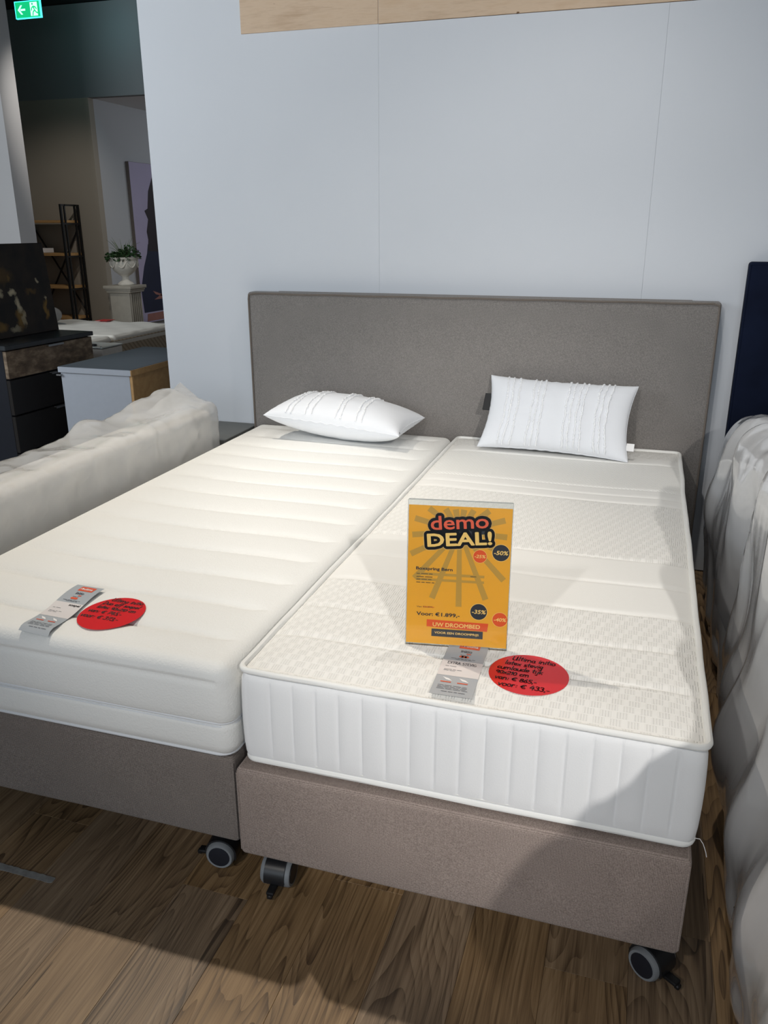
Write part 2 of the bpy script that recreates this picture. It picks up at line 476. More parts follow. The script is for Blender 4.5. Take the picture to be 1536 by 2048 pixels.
def gridbox(lo, hi, r, step, disp=None, seg=4, extra=None):
    """rounded box with a dense grid on every face; disp(p, n) -> moved points (numpy arrays)"""
    ax = [axis_pts(lo[k], hi[k], r, step[k], seg) for k in range(3)]
    if extra:
        for k, vals in extra.items(): ax[k] = sorted(set(ax[k]) | set(vals))
    N = [len(a) for a in ax]
    idx = {}; P = []
    def vid(i, j, k):
        key = (i, j, k)
        if key not in idx:
            idx[key] = len(P); P.append((ax[0][i], ax[1][j], ax[2][k]))
        return idx[key]
    F = []
    for i in range(N[0] - 1):
        for j in range(N[1] - 1):
            F.append((vid(i, j, N[2] - 1), vid(i + 1, j, N[2] - 1), vid(i + 1, j + 1, N[2] - 1), vid(i, j + 1, N[2] - 1)))
            F.append((vid(i, j, 0), vid(i, j + 1, 0), vid(i + 1, j + 1, 0), vid(i + 1, j, 0)))
    for i in range(N[0] - 1):
        for k in range(N[2] - 1):
            F.append((vid(i, 0, k), vid(i + 1, 0, k), vid(i + 1, 0, k + 1), vid(i, 0, k + 1)))
            F.append((vid(i, N[1] - 1, k), vid(i, N[1] - 1, k + 1), vid(i + 1, N[1] - 1, k + 1), vid(i + 1, N[1] - 1, k)))
    for j in range(N[1] - 1):
        for k in range(N[2] - 1):
            F.append((vid(0, j, k), vid(0, j, k + 1), vid(0, j + 1, k + 1), vid(0, j + 1, k)))
            F.append((vid(N[0] - 1, j, k), vid(N[0] - 1, j + 1, k), vid(N[0] - 1, j + 1, k + 1), vid(N[0] - 1, j, k + 1)))
    P = np.array(P); lo = np.array(lo); hi = np.array(hi)
    inner = np.clip(P, lo + r, hi - r)
    d = P - inner; L = np.linalg.norm(d, axis=1, keepdims=True); L[L == 0] = 1
    n = d / L
    Q = inner + n * r
    if disp is not None: Q = disp(Q, n)
    return [tuple(p) for p in Q], F

def nz(p, f, o=0.0):
    return noise.noise(Vector((p[0] * f + o, p[1] * f + o * 1.7, p[2] * f - o)))

def dup(pts): return pts

def obj(name, g, mat, parent=None, smooth=True, loc=None, angle=40):
    me = bpy.data.meshes.new(name)
    me.from_pydata([tuple(map(float, p)) for p in g[0]], [], [tuple(f) for f in g[1]])
    me.update()
    if mat is not None: me.materials.append(mat)
    o = bpy.data.objects.new(name, me); COL.objects.link(o)
    if smooth:
        me.shade_smooth()
        if angle and angle < 180:
            try: me.set_sharp_from_angle(angle=math.radians(angle))
            except Exception: pass
    if parent is not None: o.parent = parent
    if loc is not None: o.location = loc
    return o

def thing(name, label, cat, loc=(0, 0, 0), rot=(0, 0, 0), group=None):
    o = bpy.data.objects.new(name, None); COL.objects.link(o)
    o.empty_display_size = .1
    o.location = loc; o.rotation_euler = rot
    o['label'] = label; o['category'] = cat
    if group: o['group'] = group
    return o

def tag(o, label, cat, group=None):
    o['label'] = label; o['category'] = cat
    if group: o['group'] = group
    return o

def struct(name, g, mat, smooth=False, parent=None):
    o = obj(name, g, mat, parent, smooth)
    if parent is None: o['kind'] = 'structure'
    return o

# ---- text (built-in font), 2D geometry
def text2d(body, bold=0.0, shear=0.0):
    c = bpy.data.curves.new('txt', 'FONT'); c.body = body; c.shear = shear; c.resolution_u = 3
    o = bpy.data.objects.new('txt', c); COL.objects.link(o)
    dg = bpy.context.evaluated_depsgraph_get()
    me = bpy.data.meshes.new_from_object(o.evaluated_get(dg))
    V = [(v.co.x, v.co.y) for v in me.vertices]; F = [tuple(p.vertices) for p in me.polygons]
    bpy.data.objects.remove(o); bpy.data.curves.remove(c); bpy.data.meshes.remove(me)
    if bold:
        V0, F0, k = V, F, len(V); V, F = [], []
        for n_ in range(9):
            a = n_ * PI / 4; r = bold if n_ < 8 else 0
            V += [(x + r * math.cos(a), y + r * math.sin(a), .02 * n_) for x, y in V0]; F += [tuple(i + n_ * k for i in f) for f in F0]
    return V, F

def fit(t, x0, x1, y0, y1):
    V, F = t
    xs = [v[0] for v in V]; ys = [v[1] for v in V]
    ax, bx, ay, by = min(xs), max(xs), min(ys), max(ys)
    return [(x0 + (p[0] - ax) / (bx - ax) * (x1 - x0), y0 + (p[1] - ay) / (by - ay) * (y1 - y0)) + tuple(p[2:]) for p in V], F

def rot2(t, a, cx, cy):
    c, s = math.cos(a), math.sin(a)
    return [(cx + (p[0] - cx) * c - (p[1] - cy) * s, cy + (p[0] - cx) * s + (p[1] - cy) * c) + tuple(p[2:]) for p in t[0]], t[1]

def dilate(t, r, n=16):
    V0, F0 = t; V0 = [p[:2] for p in V0]; k = len(V0); V, F = [], []
    for i in range(n):
        a = 2 * PI * i / n
        V += [(x + r * math.cos(a), y + r * math.sin(a)) for x, y in V0]; F += [tuple(j + i * k for j in f) for f in F0]
    for i in range(n // 2):
        a = 4 * PI * i / n
        V += [(x + r * .5 * math.cos(a), y + r * .5 * math.sin(a)) for x, y in V0]; F += [tuple(j + (n + i) * k for j in f) for f in F0]
    return V, F

def join2(*ts):
    V, F = [], []
    for v, f in ts:
        o = len(V); V += list(v); F += [tuple(i + o for i in q) for q in f]
    return V, F

def poly2(pts): return list(pts), [tuple(range(len(pts)))]
def rect2(x0, x1, y0, y1): return poly2([(x0, y0), (x1, y0), (x1, y1), (x0, y1)])
def disc2(cx, cy, rx, ry=None, n=40):
    ry = ry or rx
    return poly2([(cx + rx * math.cos(2 * PI * i / n), cy + ry * math.sin(2 * PI * i / n)) for i in range(n)])

def strokes2(polys, w):
    """flat ribbon strokes with round joints"""
    parts = []
    for pl in polys:
        for a, b in zip(pl[:-1], pl[1:]):
            dx, dy = b[0] - a[0], b[1] - a[1]; L = math.hypot(dx, dy) or 1e-6
            nx, ny = -dy / L * w / 2, dx / L * w / 2
            parts.append(poly2([(a[0] - nx, a[1] - ny), (b[0] - nx, b[1] - ny), (b[0] + nx, b[1] + ny), (a[0] + nx, a[1] + ny)]))
        for a in pl: parts.append(disc2(a[0], a[1], w / 2, n=6))
    return join2(*parts)

def arc(cx, cy, rx, ry, a0, a1, n=8):
    return [(cx + rx * math.cos(math.radians(a0 + (a1 - a0) * i / n)), cy + ry * math.sin(math.radians(a0 + (a1 - a0) * i / n))) for i in range(n + 1)]

_o = lambda cx=.25, w=.22: [arc(cx, .25, w, .25, 60, 420, 10)]
G = {  # handwriting: (advance, strokes); x height .5, ascender 1
 'U': (.75, [[(.08, .95), (.06, .3)] + arc(.3, .28, .24, .26, 180, 360) + [(.56, .95), (.56, .3), (.66, .02)]]),
 'D': (.75, [[(.1, 0), (.14, .95)], [(.02, .92)] + arc(.14, .47, .5, .46, 90, -90) + [(.05, .0)]]),
 'u': (.58, [[(.05, .5), (.06, .2)] + arc(.24, .2, .19, .2, 180, 360, 6) + [(.45, .5), (.46, .08), (.54, .02)]]),
 'l': (.28, [[(.14, 1), (.1, .12), (.2, .0)]]),
 't': (.4, [[(.2, .85), (.16, .1), (.3, .02)], [(.0, .52), (.38, .56)]]),
 'i': (.24, [[(.1, .48), (.11, .02)], [(.13, .68), (.15, .71)]]),
 'm': (.85, [[(.05, .5), (.06, 0)], [(.06, .32)] + arc(.22, .3, .15, .2, 170, 0, 5) + [(.37, 0)], [(.37, .3)] + arc(.55, .3, .17, .2, 170, 0, 5) + [(.74, .0)]]),
 'a': (.56, [arc(.24, .24, .2, .24, 40, 330, 9), [(.44, .46), (.43, .1), (.52, .0)]]),
 'n': (.56, [[(.06, .5), (.06, 0)], [(.06, .3)] + arc(.25, .3, .18, .2, 170, 0, 6) + [(.45, 0)]]),
 'o': (.54, _o()),
 'e': (.52, [[(.06, .26), (.43, .3)] + arc(.25, .26, .2, .24, 20, 320, 9)]),
 'f': (.4, [arc(.3, .8, .14, .18, 40, 180, 5) + [(.14, -.3)], [(.0, .48), (.36, .5)]]),
 's': (.46, [arc(.24, .38, .15, .12, 40, 270, 6) + arc(.22, .13, .17, .13, 90, -150, 7)]),
 'p': (.56, [[(.08, .5), (.04, -.38)], arc(.25, .25, .2, .24, 165, -165, 9)]),
 'x': (.5, [[(.05, .48), (.42, .02)], [(.42, .5), (.04, .0)]]),
 'c': (.48, [arc(.25, .25, .2, .24, 50, 320, 8)]),
 'v': (.5, [[(.04, .5), (.2, .02), (.44, .52)]]),
 'r': (.42, [[(.06, .5), (.08, 0)], [(.08, .3)] + arc(.24, .34, .16, .15, 170, 50, 4)]),
 'd': (.58, [arc(.24, .24, .2, .24, 40, 330, 9), [(.47, 1), (.45, .1), (.54, .0)]]),
 'k': (.54, [[(.08, 1), (.06, 0)], [(.44, .5), (.08, .24), (.46, .0)]]),
 'g': (.56, [arc(.24, .26, .19, .22, 40, 330, 9), [(.44, .48), (.42, -.2)] + arc(.22, -.22, .2, .16, 0, -150, 6)]),
 'j': (.32, [[(.18, .48), (.16, -.25)] + arc(.04, -.25, .12, .12, 0, -140, 4), [(.2, .68), (.22, .7)]]),
 '0': (.56, [arc(.26, .36, .22, .36, 80, 440, 10)]),
 '1': (.3, [[(.04, .55), (.18, .75), (.16, 0)]]),
 '2': (.56, [arc(.25, .55, .2, .2, 160, -30, 7) + [(.04, .02), (.5, .03)]]),
 '3': (.54, [arc(.22, .56, .2, .18, 150, -80, 7) + arc(.22, .19, .23, .2, 85, -150, 8)]),
 '4': (.6, [[(.3, .8), (.05, .3), (.52, .32)], [(.42, .6), (.38, -.05)]]),
 '5': (.54, [[(.46, .76), (.12, .74), (.1, .42)] + arc(.22, .22, .24, .23, 110, -140, 8)]),
 '6': (.54, [[(.38, .78), (.12, .4)] + arc(.25, .2, .2, .2, 160, -200, 10)]),
 '7': (.54, [[(.05, .74), (.48, .76), (.2, .0)], [(.14, .38), (.42, .4)]]),
 '8': (.54, [arc(.26, .57, .17, .17, -90, 270, 9), arc(.26, .2, .21, .2, 90, 450, 9)]),
 '9': (.54, [arc(.24, .52, .19, .2, 20, 380, 10) + [(.42, .0)]]),
 '€': (.66, [arc(.4, .37, .28, .36, 50, 310, 10), [(.0, .44), (.42, .46)], [(.0, .28), (.4, .3)]]),
 ',': (.22, [[(.12, .06), (.06, -.14)]]),
 '-': (.4, [[(.06, .26), (.34, .28)]]),
 ':': (.24, [[(.12, .06), (.13, .08)], [(.13, .38), (.14, .4)]]),
 ' ': (.36, []), '.': (.2, [[(.08, .02), (.1, .03)]]),
 'E': (.55, [[(.44, .92), (.1, .9), (.1, .02), (.46, .02)], [(.1, .48), (.4, .5)]]),
 'X': (.58, [[(.05, .9), (.5, .02)], [(.5, .92), (.04, .0)]]),
 'T': (.56, [[(.02, .9), (.52, .92)], [(.27, .9), (.26, 0)]]),
 'R': (.58, [[(.08, .0), (.1, .92)], [(.1, .92)] + arc(.18, .68, .26, .24, 80, -90, 6) + [(.12, .44), (.5, .0)]]),
 'A': (.6, [[(.03, 0), (.28, .92), (.54, 0)], [(.12, .36), (.46, .38)]]),
 'S': (.54, [arc(.28, .7, .18, .2, 50, 270, 7) + arc(.24, .24, .22, .24, 90, -150, 7)]),
 'V': (.56, [[(.03, .92), (.26, .02), (.54, .92)]]),
 'I': (.26, [[(.12, .92), (.12, .02)]]),
 'G': (.64, [arc(.32, .46, .27, .45, 50, 350, 10) + [(.36, .4)]]),
}
def hand(s, w, rnd=None):
    x, out = 0, []
    for ch in s:
        adv, st = G[ch]
        dy = random.uniform(-.04, .04)
        for p in st: out.append([(x + a, b + dy) for a, b in p])
        x += adv
    return out, x

def place_flat(t, fn):
    """2D geometry -> 3D with fn(x, y) -> (x, y, z)"""
    return [fn(*p) for p in t[0]], t[1]

# =================================================================== SETTING
YW = .0443
# floor: dark underlay plus planks in the part of the floor the photo shows
fl = struct('floor', box(-10, 5, -9, 13, -.05, -.006), MAT['floor_base'])
PW = .157
xs0 = -.125
rows = {}
plank_meshes = {}
def plank_mesh(L):
    if L not in plank_meshes:
        me = bpy.data.meshes.new('plank')
        v, f = rbox(-PW / 2 + .00025, PW / 2 - .00025, -L / 2 + .00025, L / 2 - .00025, -.006, 0, .0004, 1)
        me.from_pydata(v, [], f); me.materials.append(MAT['floor']); plank_meshes[L] = me
    return plank_meshes[L]
for i in range(-12, 13):
    xc = xs0 - PW / 2 + i * PW
    off = {0: -2.300, 6: -2.115}.get(i, -2.3 + random.uniform(.1, 1.15))
    j = int(math.floor((-4.3 - off) / 1.24))
    y = off + j * 1.24
    while y < .05:
        o = bpy.data.objects.new('plank', plank_mesh(1.24)); COL.objects.link(o)
        o.parent = fl; o.location = (xc, y + .62, random.uniform(-.00025, 0))
        y += 1.24
# floor beyond the planks, in the rear showroom
struct('floor_rear', box(-10, 5, 1.35, 13, -.006, 0), MAT['floor']).parent = fl

# back wall: white boards with fine joints, birch plywood above
wb = struct('wall_back', box(-1.4176, 4.2, YW + .012, YW + .11, 0, 3.84), MAT['wall_white'])
xj = [-1.4176, -.3640, .7005, 1.765, 2.83, 4.2]
for a, b in zip(xj[:-1], xj[1:]):
    obj('wall_board', rbox(a + .0002, b - .0002, YW, YW + .012, .006, 2.103 if a > -1 else 3.84, .0004, 1), MAT['wall_white'], wb, False)
xp = [-.947, -.3645, 1.9, 4.2]
# first board is taller left of the plywood
for a, b in zip(xp[:-1], xp[1:]):
    obj('plywood_sheet', rbox(a + .0007, b - .0007, YW - .004 if a < -.9 else YW - .003, YW + .0115, 2.1045, 3.84, .001, 1), MAT['plywood'], wb, False)
struct('ceiling', box(-10, 5, -9, 13, 3.85, 3.95), MAT['black_ceiling'])
# rear showroom: dark fascia over a lower beige wall and a side wall running away
YB = 6.0; XC = -5.946
struct('wall_rear_upper', box(-10, 5, YB, YB + .1, 2.853, 3.84), MAT['fascia'])
struct('wall_rear', box(-10, XC, YB, YB + .1, 0, 2.853), MAT['beige_wall'])
struct('wall_rear_side', box(XC - .1, XC, YB + .1, 12, 0, 2.853), MAT['blue_wall'])
struct('wall_rear_far', box(XC, 5, 12, 12.1, 0, 2.853), MAT['blue_wall'])
struct('ceiling_rear', box(XC, 5, YB + .1, 12, 2.853, 2.9), MAT['soffit'])
struct('wall_left', box(-10.1, -10, -9, 13, 0, 3.85), MAT['fascia'])
col_ = struct('wall_column', box(-7.6, -5.513, 4.0, 4.245, 0, 3.84), MAT['column'])

# =================================================================== HEADBOARD (grey)
HX0, HX1, HY0, HY1, HZ = -.943, .989, -.0375, .036, 1.1015
hb = thing('headboard', 'wide taupe grey upholstered headboard with piped edge against the white wall', 'headboard', (0, 0, 0))
def hbdisp(P, n):
    Q = P.copy()
    fr = n[:, 1] < -.5
    cx = (P[:, 0] - (HX0 + HX1) / 2) / ((HX1 - HX0) / 2); cz = (P[:, 2] - .55) / .55
    puff = .004 * np.clip(1 - cx ** 6, 0, 1) * np.clip(1 - cz ** 6, 0, 1)
    Q[fr, 1] -= puff[fr]
    return Q
obj('panel', gridbox((HX0, HY0, 0.0), (HX1, HY1, HZ), .012, (.08, .03, .08), hbdisp), MAT['head_fabric'], hb)
fy = HY0 - .001
pth = [(HX0 + .006, fy, .0), (HX0 + .006, fy, .5), (HX0 + .006, fy, HZ - .03), (HX0 + .008, fy, HZ - .012), (HX0 + .03, fy, HZ - .006)]
pth += [(HX0 + .03 + (HX1 - HX0 - .06) * i / 30, fy, HZ - .006 + .0012 * math.sin(i * 1.3)) for i in range(1, 31)]
pth += [(HX1 - .008, fy, HZ - .012), (HX1 - .006, fy, HZ - .03), (HX1 - .006, fy, .5), (HX1 - .006, fy, 0)]
obj('piping', tube(pth, .0042, 8), MAT['head_piping'], hb)
by = HY1 - .004
obj('piping', tube([(x, by if abs(z - HZ) < .02 else by, z) for x, _, z in pth], .004, 6), MAT['head_piping'], hb)
obj('fabric_lip', rbox(HX0 + .12, HX1 - .10, HY1 - .012, HY1 + .002, HZ - .012, HZ + .0012, .003, 2), MAT['head_piping'], hb)

# =================================================================== BOXSPRINGS
def caster_parts(parent, x, y, rz, h=.085):
    ca = obj('caster', merge(mv(lathe([(.012, .062), (.012, h)], 12), x, y), mv(lathe([(.024, h - .006), (.024, h)], 16), x, y)), MAT['black'], parent)
    M = Matrix.Translation((x, y, 0)) @ Matrix.Rotation(rz, 4, 'Z')
    R_ = .033; hw = .024
    # hood over the twin wheels (wheel axis = local x)
    V, F = [], []
    n = 14
    for i in range(n + 1):
        a = math.radians(-20 + 215 * i / n)
        for xx, rr in ((-hw + .001, R_ + .004), (hw - .001, R_ + .004)):
            V.append((xx, rr * math.cos(a), R_ + rr * math.sin(a)))
        for xx, rr in ((hw - .001, R_ * .62), (-hw + .001, R_ * .62)):
            V.append((xx, rr * math.cos(a), R_ + rr * math.sin(a)))
    for i in range(n):
        for k in range(4):
            F.append((i * 4 + k, i * 4 + (k + 1) % 4, (i + 1) * 4 + (k + 1) % 4, (i + 1) * 4 + k))
    F += [(3, 2, 1, 0), (n * 4, n * 4 + 1, n * 4 + 2, n * 4 + 3)]
    obj('housing', xf((V, F), M), MAT['caster_house'], ca)
    for s in (-1, 1):
        prof = [(R_ * .80, s * .004), (R_ * .98, s * .005), (R_, s * .012), (R_ * .99, s * (hw + .004)), (R_ * .90, s * (hw + .009)), (R_ * .74, s * (hw + .0085))]
        g = mv(lathe(prof, 28, 'x'), 0, 0, R_)
        obj('wheel', xf(g, M), MAT['rubber'], ca)
        g = mv(lathe([(R_ * .76, s * (hw + .004)), (R_ * .74, s * (hw + .0098)), (R_ * .45, s * (hw + .0108)), (.001, s * (hw + .011))], 24, 'x'), 0, 0, R_)
        obj('hub_cap', xf(g, M), MAT['navy_plastic'], ca)
        g = mv(lathe([(R_ * .9, s * .0045), (R_ * 1.004, s * .006), (R_ * 1.004, s * .020), (R_ * .9, s * .021)], 24, 'x'), 0, 0, R_)
        obj('tread', xf(g, M), MAT['navy_plastic'], ca)
    lev = [(-.010, -.030, .020), (.010, -.030, .020), (.011, -.052, .022), (-.011, -.052, .022), (-.009, -.030, .028), (.009, -.030, .028), (.009, -.054, .015), (-.009, -.054, .015)]
    g = merge(rbox(-.009, .009, -.060, -.028, .014, .023, .003, 2), rbox(-.006, .006, -.064, -.054, .008, .018, .002, 1))
    obj('brake_lever', xf(g, M), MAT['black'], ca)
    return ca

def boxspring(label, x0, x1, y0, y1, z0, z1, mat, cas):
    b = thing('boxspring_base', label, 'bed base', ((x0 + x1) / 2, (y0 + y1) / 2, 0), group=None)
    ox, oy = (x0 + x1) / 2, (y0 + y1) / 2
    w, d = (x1 - x0) / 2, (y1 - y0) / 2
    def dsp(P, n):
        Q = P.copy()
        k = .0016 * np.sin(P[:, 0] * 9) * np.sin(P[:, 2] * 15 + P[:, 0] * 4)
        Q[:, 1] += k * (n[:, 1] < -.5)
        return Q
    obj('upholstered_body', gridbox((-w, -d, z0), (w, d, z1), .012, (.05, .12, .04), dsp), mat, b)
    # corner seams
    for sx in (-1, 1):
        obj('corner_seam', tube([(sx * (w - .0035), -d + .0035, z) for z in np.linspace(z0 + .012, z1 - .012, 12)], .0022, 6), mat, b)
    for cx, cy, rz in cas: caster_parts(b, cx - ox, cy - oy, rz, z0 + .002)
    return b
ZB, ZM0, ZT = .0847, .3043, .5258
boxspring('left shade-darkened woven boxspring base on casters under the plain quilted mattress', -.915, -.014, -2.074, -.050, ZB, ZM0 - .001, MAT['box_fabric_shade'],
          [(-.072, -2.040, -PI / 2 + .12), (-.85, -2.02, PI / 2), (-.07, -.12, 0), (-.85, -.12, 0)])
boxspring('right taupe woven boxspring base on casters under the mattress with price sign', 0.002, .900, -2.100, -.050, ZB, ZM0 - .001, MAT['box_fabric'],
          [(.076, -2.066, .06), (.858, -2.062, -.62 - PI / 2 + PI), (.08, -.12, 0), (.84, -.12, 0)])

# =================================================================== LEFT MATTRESS
def left_mattress():
    x0, x1, y0, y1 = -.908, -.006, -2.086, -.052
    t = thing('mattress', 'left plain white knit mattress with wide cross quilting and zipped border', 'mattress', ((x0 + x1) / 2, (y0 + y1) / 2, ZM0))
    ox, oy, oz = (x0 + x1) / 2, (y0 + y1) / 2, ZM0
    w, d, h = (x1 - x0) / 2, (y1 - y0) / 2, ZT - ZM0
    qy = [-.145 - .152 * k for k in range(13)]
    def dsp(P, n):
        Q = P.copy()
        X, Y, Z = P[:, 0] + ox, P[:, 1] + oy, P[:, 2]
        top = np.clip(n[:, 2], 0, 1)
        edge = np.minimum(w - abs(P[:, 0]), d - abs(P[:, 1]))
        fade = np.clip((edge - .045) / .03, 0, 1)
        dz = np.zeros(len(P))
        yy = Y + .006 * np.sin(X * 9) - .018 * X ** 2
        for q in qy:
            dd = np.abs(yy - q)
            dz -= .0040 * np.exp(-(dd / .0045) ** 2) * fade
        fr = np.abs(((yy - qy[0]) / .152) % 1 - .5) * 2
        dz += (.003 - .0085 * fr ** 3) * fade
        dz += .003 * np.clip(1 - (P[:, 0] / w) ** 2, 0, 1)
        Q[:, 2] += dz * top
        # soft corner pull-in at the zip and crease below the top panel (front and sides)
        side = np.clip(1 - abs(n[:, 2]) * 1.2, 0, 1)
        g = -.006 * np.exp(-((Z - .085) / .006) ** 2) - .005 * np.exp(-((Z - .183) / .006) ** 2) * (np.abs(P[:, 0]) < w - .03)
        g += .004 * np.exp(-((Z - .135) / .04) ** 2) + .002 * np.exp(-((Z - .04) / .03) ** 2)
        g += .0014 * np.array([nz(p, 7) for p in P])
        Q[:, 0] += n[:, 0] * g * side; Q[:, 1] += n[:, 1] * g * side
        return Q
    zs = [.075, .08, .085, .09, .095, .173, .178, .183, .188, .193]
    ex = sorted(set(v for q in qy for v in (q - oy - .008, q - oy - .004, q - oy, q - oy + .004, q - oy + .008)))
    obj('quilted_cover', gridbox((-w, -d, 0), (w, d, h), .034, (.022, .0165, .02), dsp, 5, {2: zs, 1: ex}), MAT['knit'], t, angle=180)
    def loop(z, off, r=.05, n=6):
        a, b = w + off, d + off
        P = []
        for cx, cy, s in ((a - r, -b + r, -90), (a - r, b - r, 0), (-a + r, b - r, 90), (-a + r, -b + r, 180)):
            for i in range(n + 1):
                ang = math.radians(s + 90 * i / n); P.append((cx + r * math.cos(ang), cy + r * math.sin(ang), z))
        # densify
        out = []
        for i in range(len(P)):
            p, q = Vector(P[i]), Vector(P[(i + 1) % len(P)])
            k = max(1, int((q - p).length / .08))
            for j in range(k): out.append(tuple(p.lerp(q, j / k)))
        return out
    obj('zip_seam', tube(loop(.088, -.0035, .034), .0035, 7, True), MAT['zip'], t)
    obj('zip_seam', tube(loop(.080, -.0035, .034), .0026, 7, True), MAT['zip'], t)
    obj('bottom_seam', tube(loop(.010, -.008, .034), .004, 7, True), MAT['zip'], t)
    return t
left_mattress()

# =================================================================== RIGHT MATTRESS
RX0, RX1, RY0, RY1 = .013, .902, -2.073, -.050
def right_mattress():
    ox, oy = (RX0 + RX1) / 2, (RY0 + RY1) / 2
    w, d, h = (RX1 - RX0) / 2, (RY1 - RY0) / 2, ZT - ZM0
    t = thing('mattress', 'right white mattress with textured jacquard top, piped edges and ribbed border, carrying the price sign', 'mattress', (ox, oy, ZM0))
    # border with upright channels
    def dsp(P, n):
        Q = P.copy()
        side = np.clip(1 - abs(n[:, 2]) * 1.3, 0, 1)
        s = np.where(abs(n[:, 1]) > abs(n[:, 0]), P[:, 0] + w - .017, P[:, 1] + d)
        ph = np.abs((s / .0487 + .5) % 1 - .5) * .0487
        z = P[:, 2]
        fadez = np.clip((z - .018) / .02, 0, 1) * np.clip((h - .012 - z) / .02, 0, 1)
        g = -.0045 * np.exp(-(ph / .0035) ** 2) * fadez + .004 * np.sin(np.clip(z / h, 0, 1) * PI) + .0015 * fadez
        Q[:, 0] += n[:, 0] * g * side; Q[:, 1] += n[:, 1] * g * side
        return Q
    exx = [v for k in range(-9, 10) for v in [(-w + .017) + .0487 * kk + e for kk in (k,) for e in (-.005, 0, .005)] if -w + .03 < v < w - .03]
    exx = sorted(set(-w + .017 + .0487 * k + e for k in range(0, 19) for e in (-.006, -.003, 0, .003, .006)))
    exx = [v for v in exx if -w + .022 < v < w - .022]
    exy = sorted(set(-d + .0487 * k + e for k in range(1, 42) for e in (-.006, -.002, .002, .006)))
    exy = [v for v in exy if -d + .022 < v < d - .022]
    obj('border', gridbox((-w, -d, .004), (w, d, h - .006), .02, (.03, .03, .022), dsp, 3, {0: exx, 1: exy}), MAT['knit_border'], t, angle=180)
    # quilted top panel, mesh in bed coordinates so that the jacquard zones follow the bed
    gy = [-.285, -.62, -.70, -.775, -1.264, -1.43, -1.60, -1.765, -1.92]
    nx = 46
    ysl = sorted(set(list(np.linspace(-d + .004, d - .004, 150)) + [q - oy + e for q in gy for e in (-.010, -.005, 0, .005, .010)]))
    V, F = [], []
    for y in ysl:
        for i in range(nx + 1):
            x = -w + .004 + (2 * w - .008) * i / nx
            e = min(w - abs(x), d - abs(y))
            z = h - .004 + .010 * min(1, max(0, e - .004) / .07) ** .6
            Y = y + oy - .012 * (x / w) ** 2 + .004 * math.sin(x * 8)
            f = min(1, max(0, (e - .012) / .03))
            for q in gy: z -= .0042 * math.exp(-((Y - q) / .006) ** 2) * f
            z += .0012 * nz((x, y, 0), 5) * f
            V.append((x, y, z))
    n1 = nx + 1
    for j in range(len(ysl) - 1):
        for i in range(nx): F.append((j * n1 + i, j * n1 + i + 1, (j + 1) * n1 + i + 1, (j + 1) * n1 + i))
    top = obj('quilted_top', ([(x, y + oy, z) for x, y, z in V], F), MAT['wicker'], t, angle=180)
    top.location = (0, -oy, 0)
    def loop(z, off, r=.022, n=6, wob=0):
        a, b = w + off, d + off; P = []
        for cx, cy, s in ((a - r, -b + r, -90), (a - r, b - r, 0), (-a + r, b - r, 90), (-a + r, -b + r, 180)):
            for i in range(n + 1):
                ang = math.radians(s + 90 * i / n); P.append((cx + r * math.cos(ang), cy + r * math.sin(ang), z))
        out = []
        for i in range(len(P)):
            p, q = Vector(P[i]), Vector(P[(i + 1) % len(P)])
            k = max(1, int((q - p).length / .05))
            for j in range(k):
                v = p.lerp(q, j / k); v += Vector((nz(v, 6, 3) * wob, nz(v, 6, 9) * wob, nz(v, 6, 5) * wob)); out.append(tuple(v))
        return out
    obj('top_piping', tube(loop(h - .002, .0005, wob=.003), .0068, 9, True), MAT['piping'], t)
    obj('bottom_piping', tube(loop(.010, -.004, wob=.002), .0075, 9, True), MAT['piping'], t)
    obj('bottom_piping', tube(loop(.023, -.002, wob=.002), .0034, 7, True), MAT['piping'], t)
    th = [(w - .002, -d + .01, .022), (w + .008, -d + .008, .024), (w + .014, -d + .004, .018), (w + .020, -d, .004), (w + .022, -d - .002, -.004)]
    obj('loose_thread', tube(th, .0008, 5), MAT['thread'], t)
    return t
right_mattress()

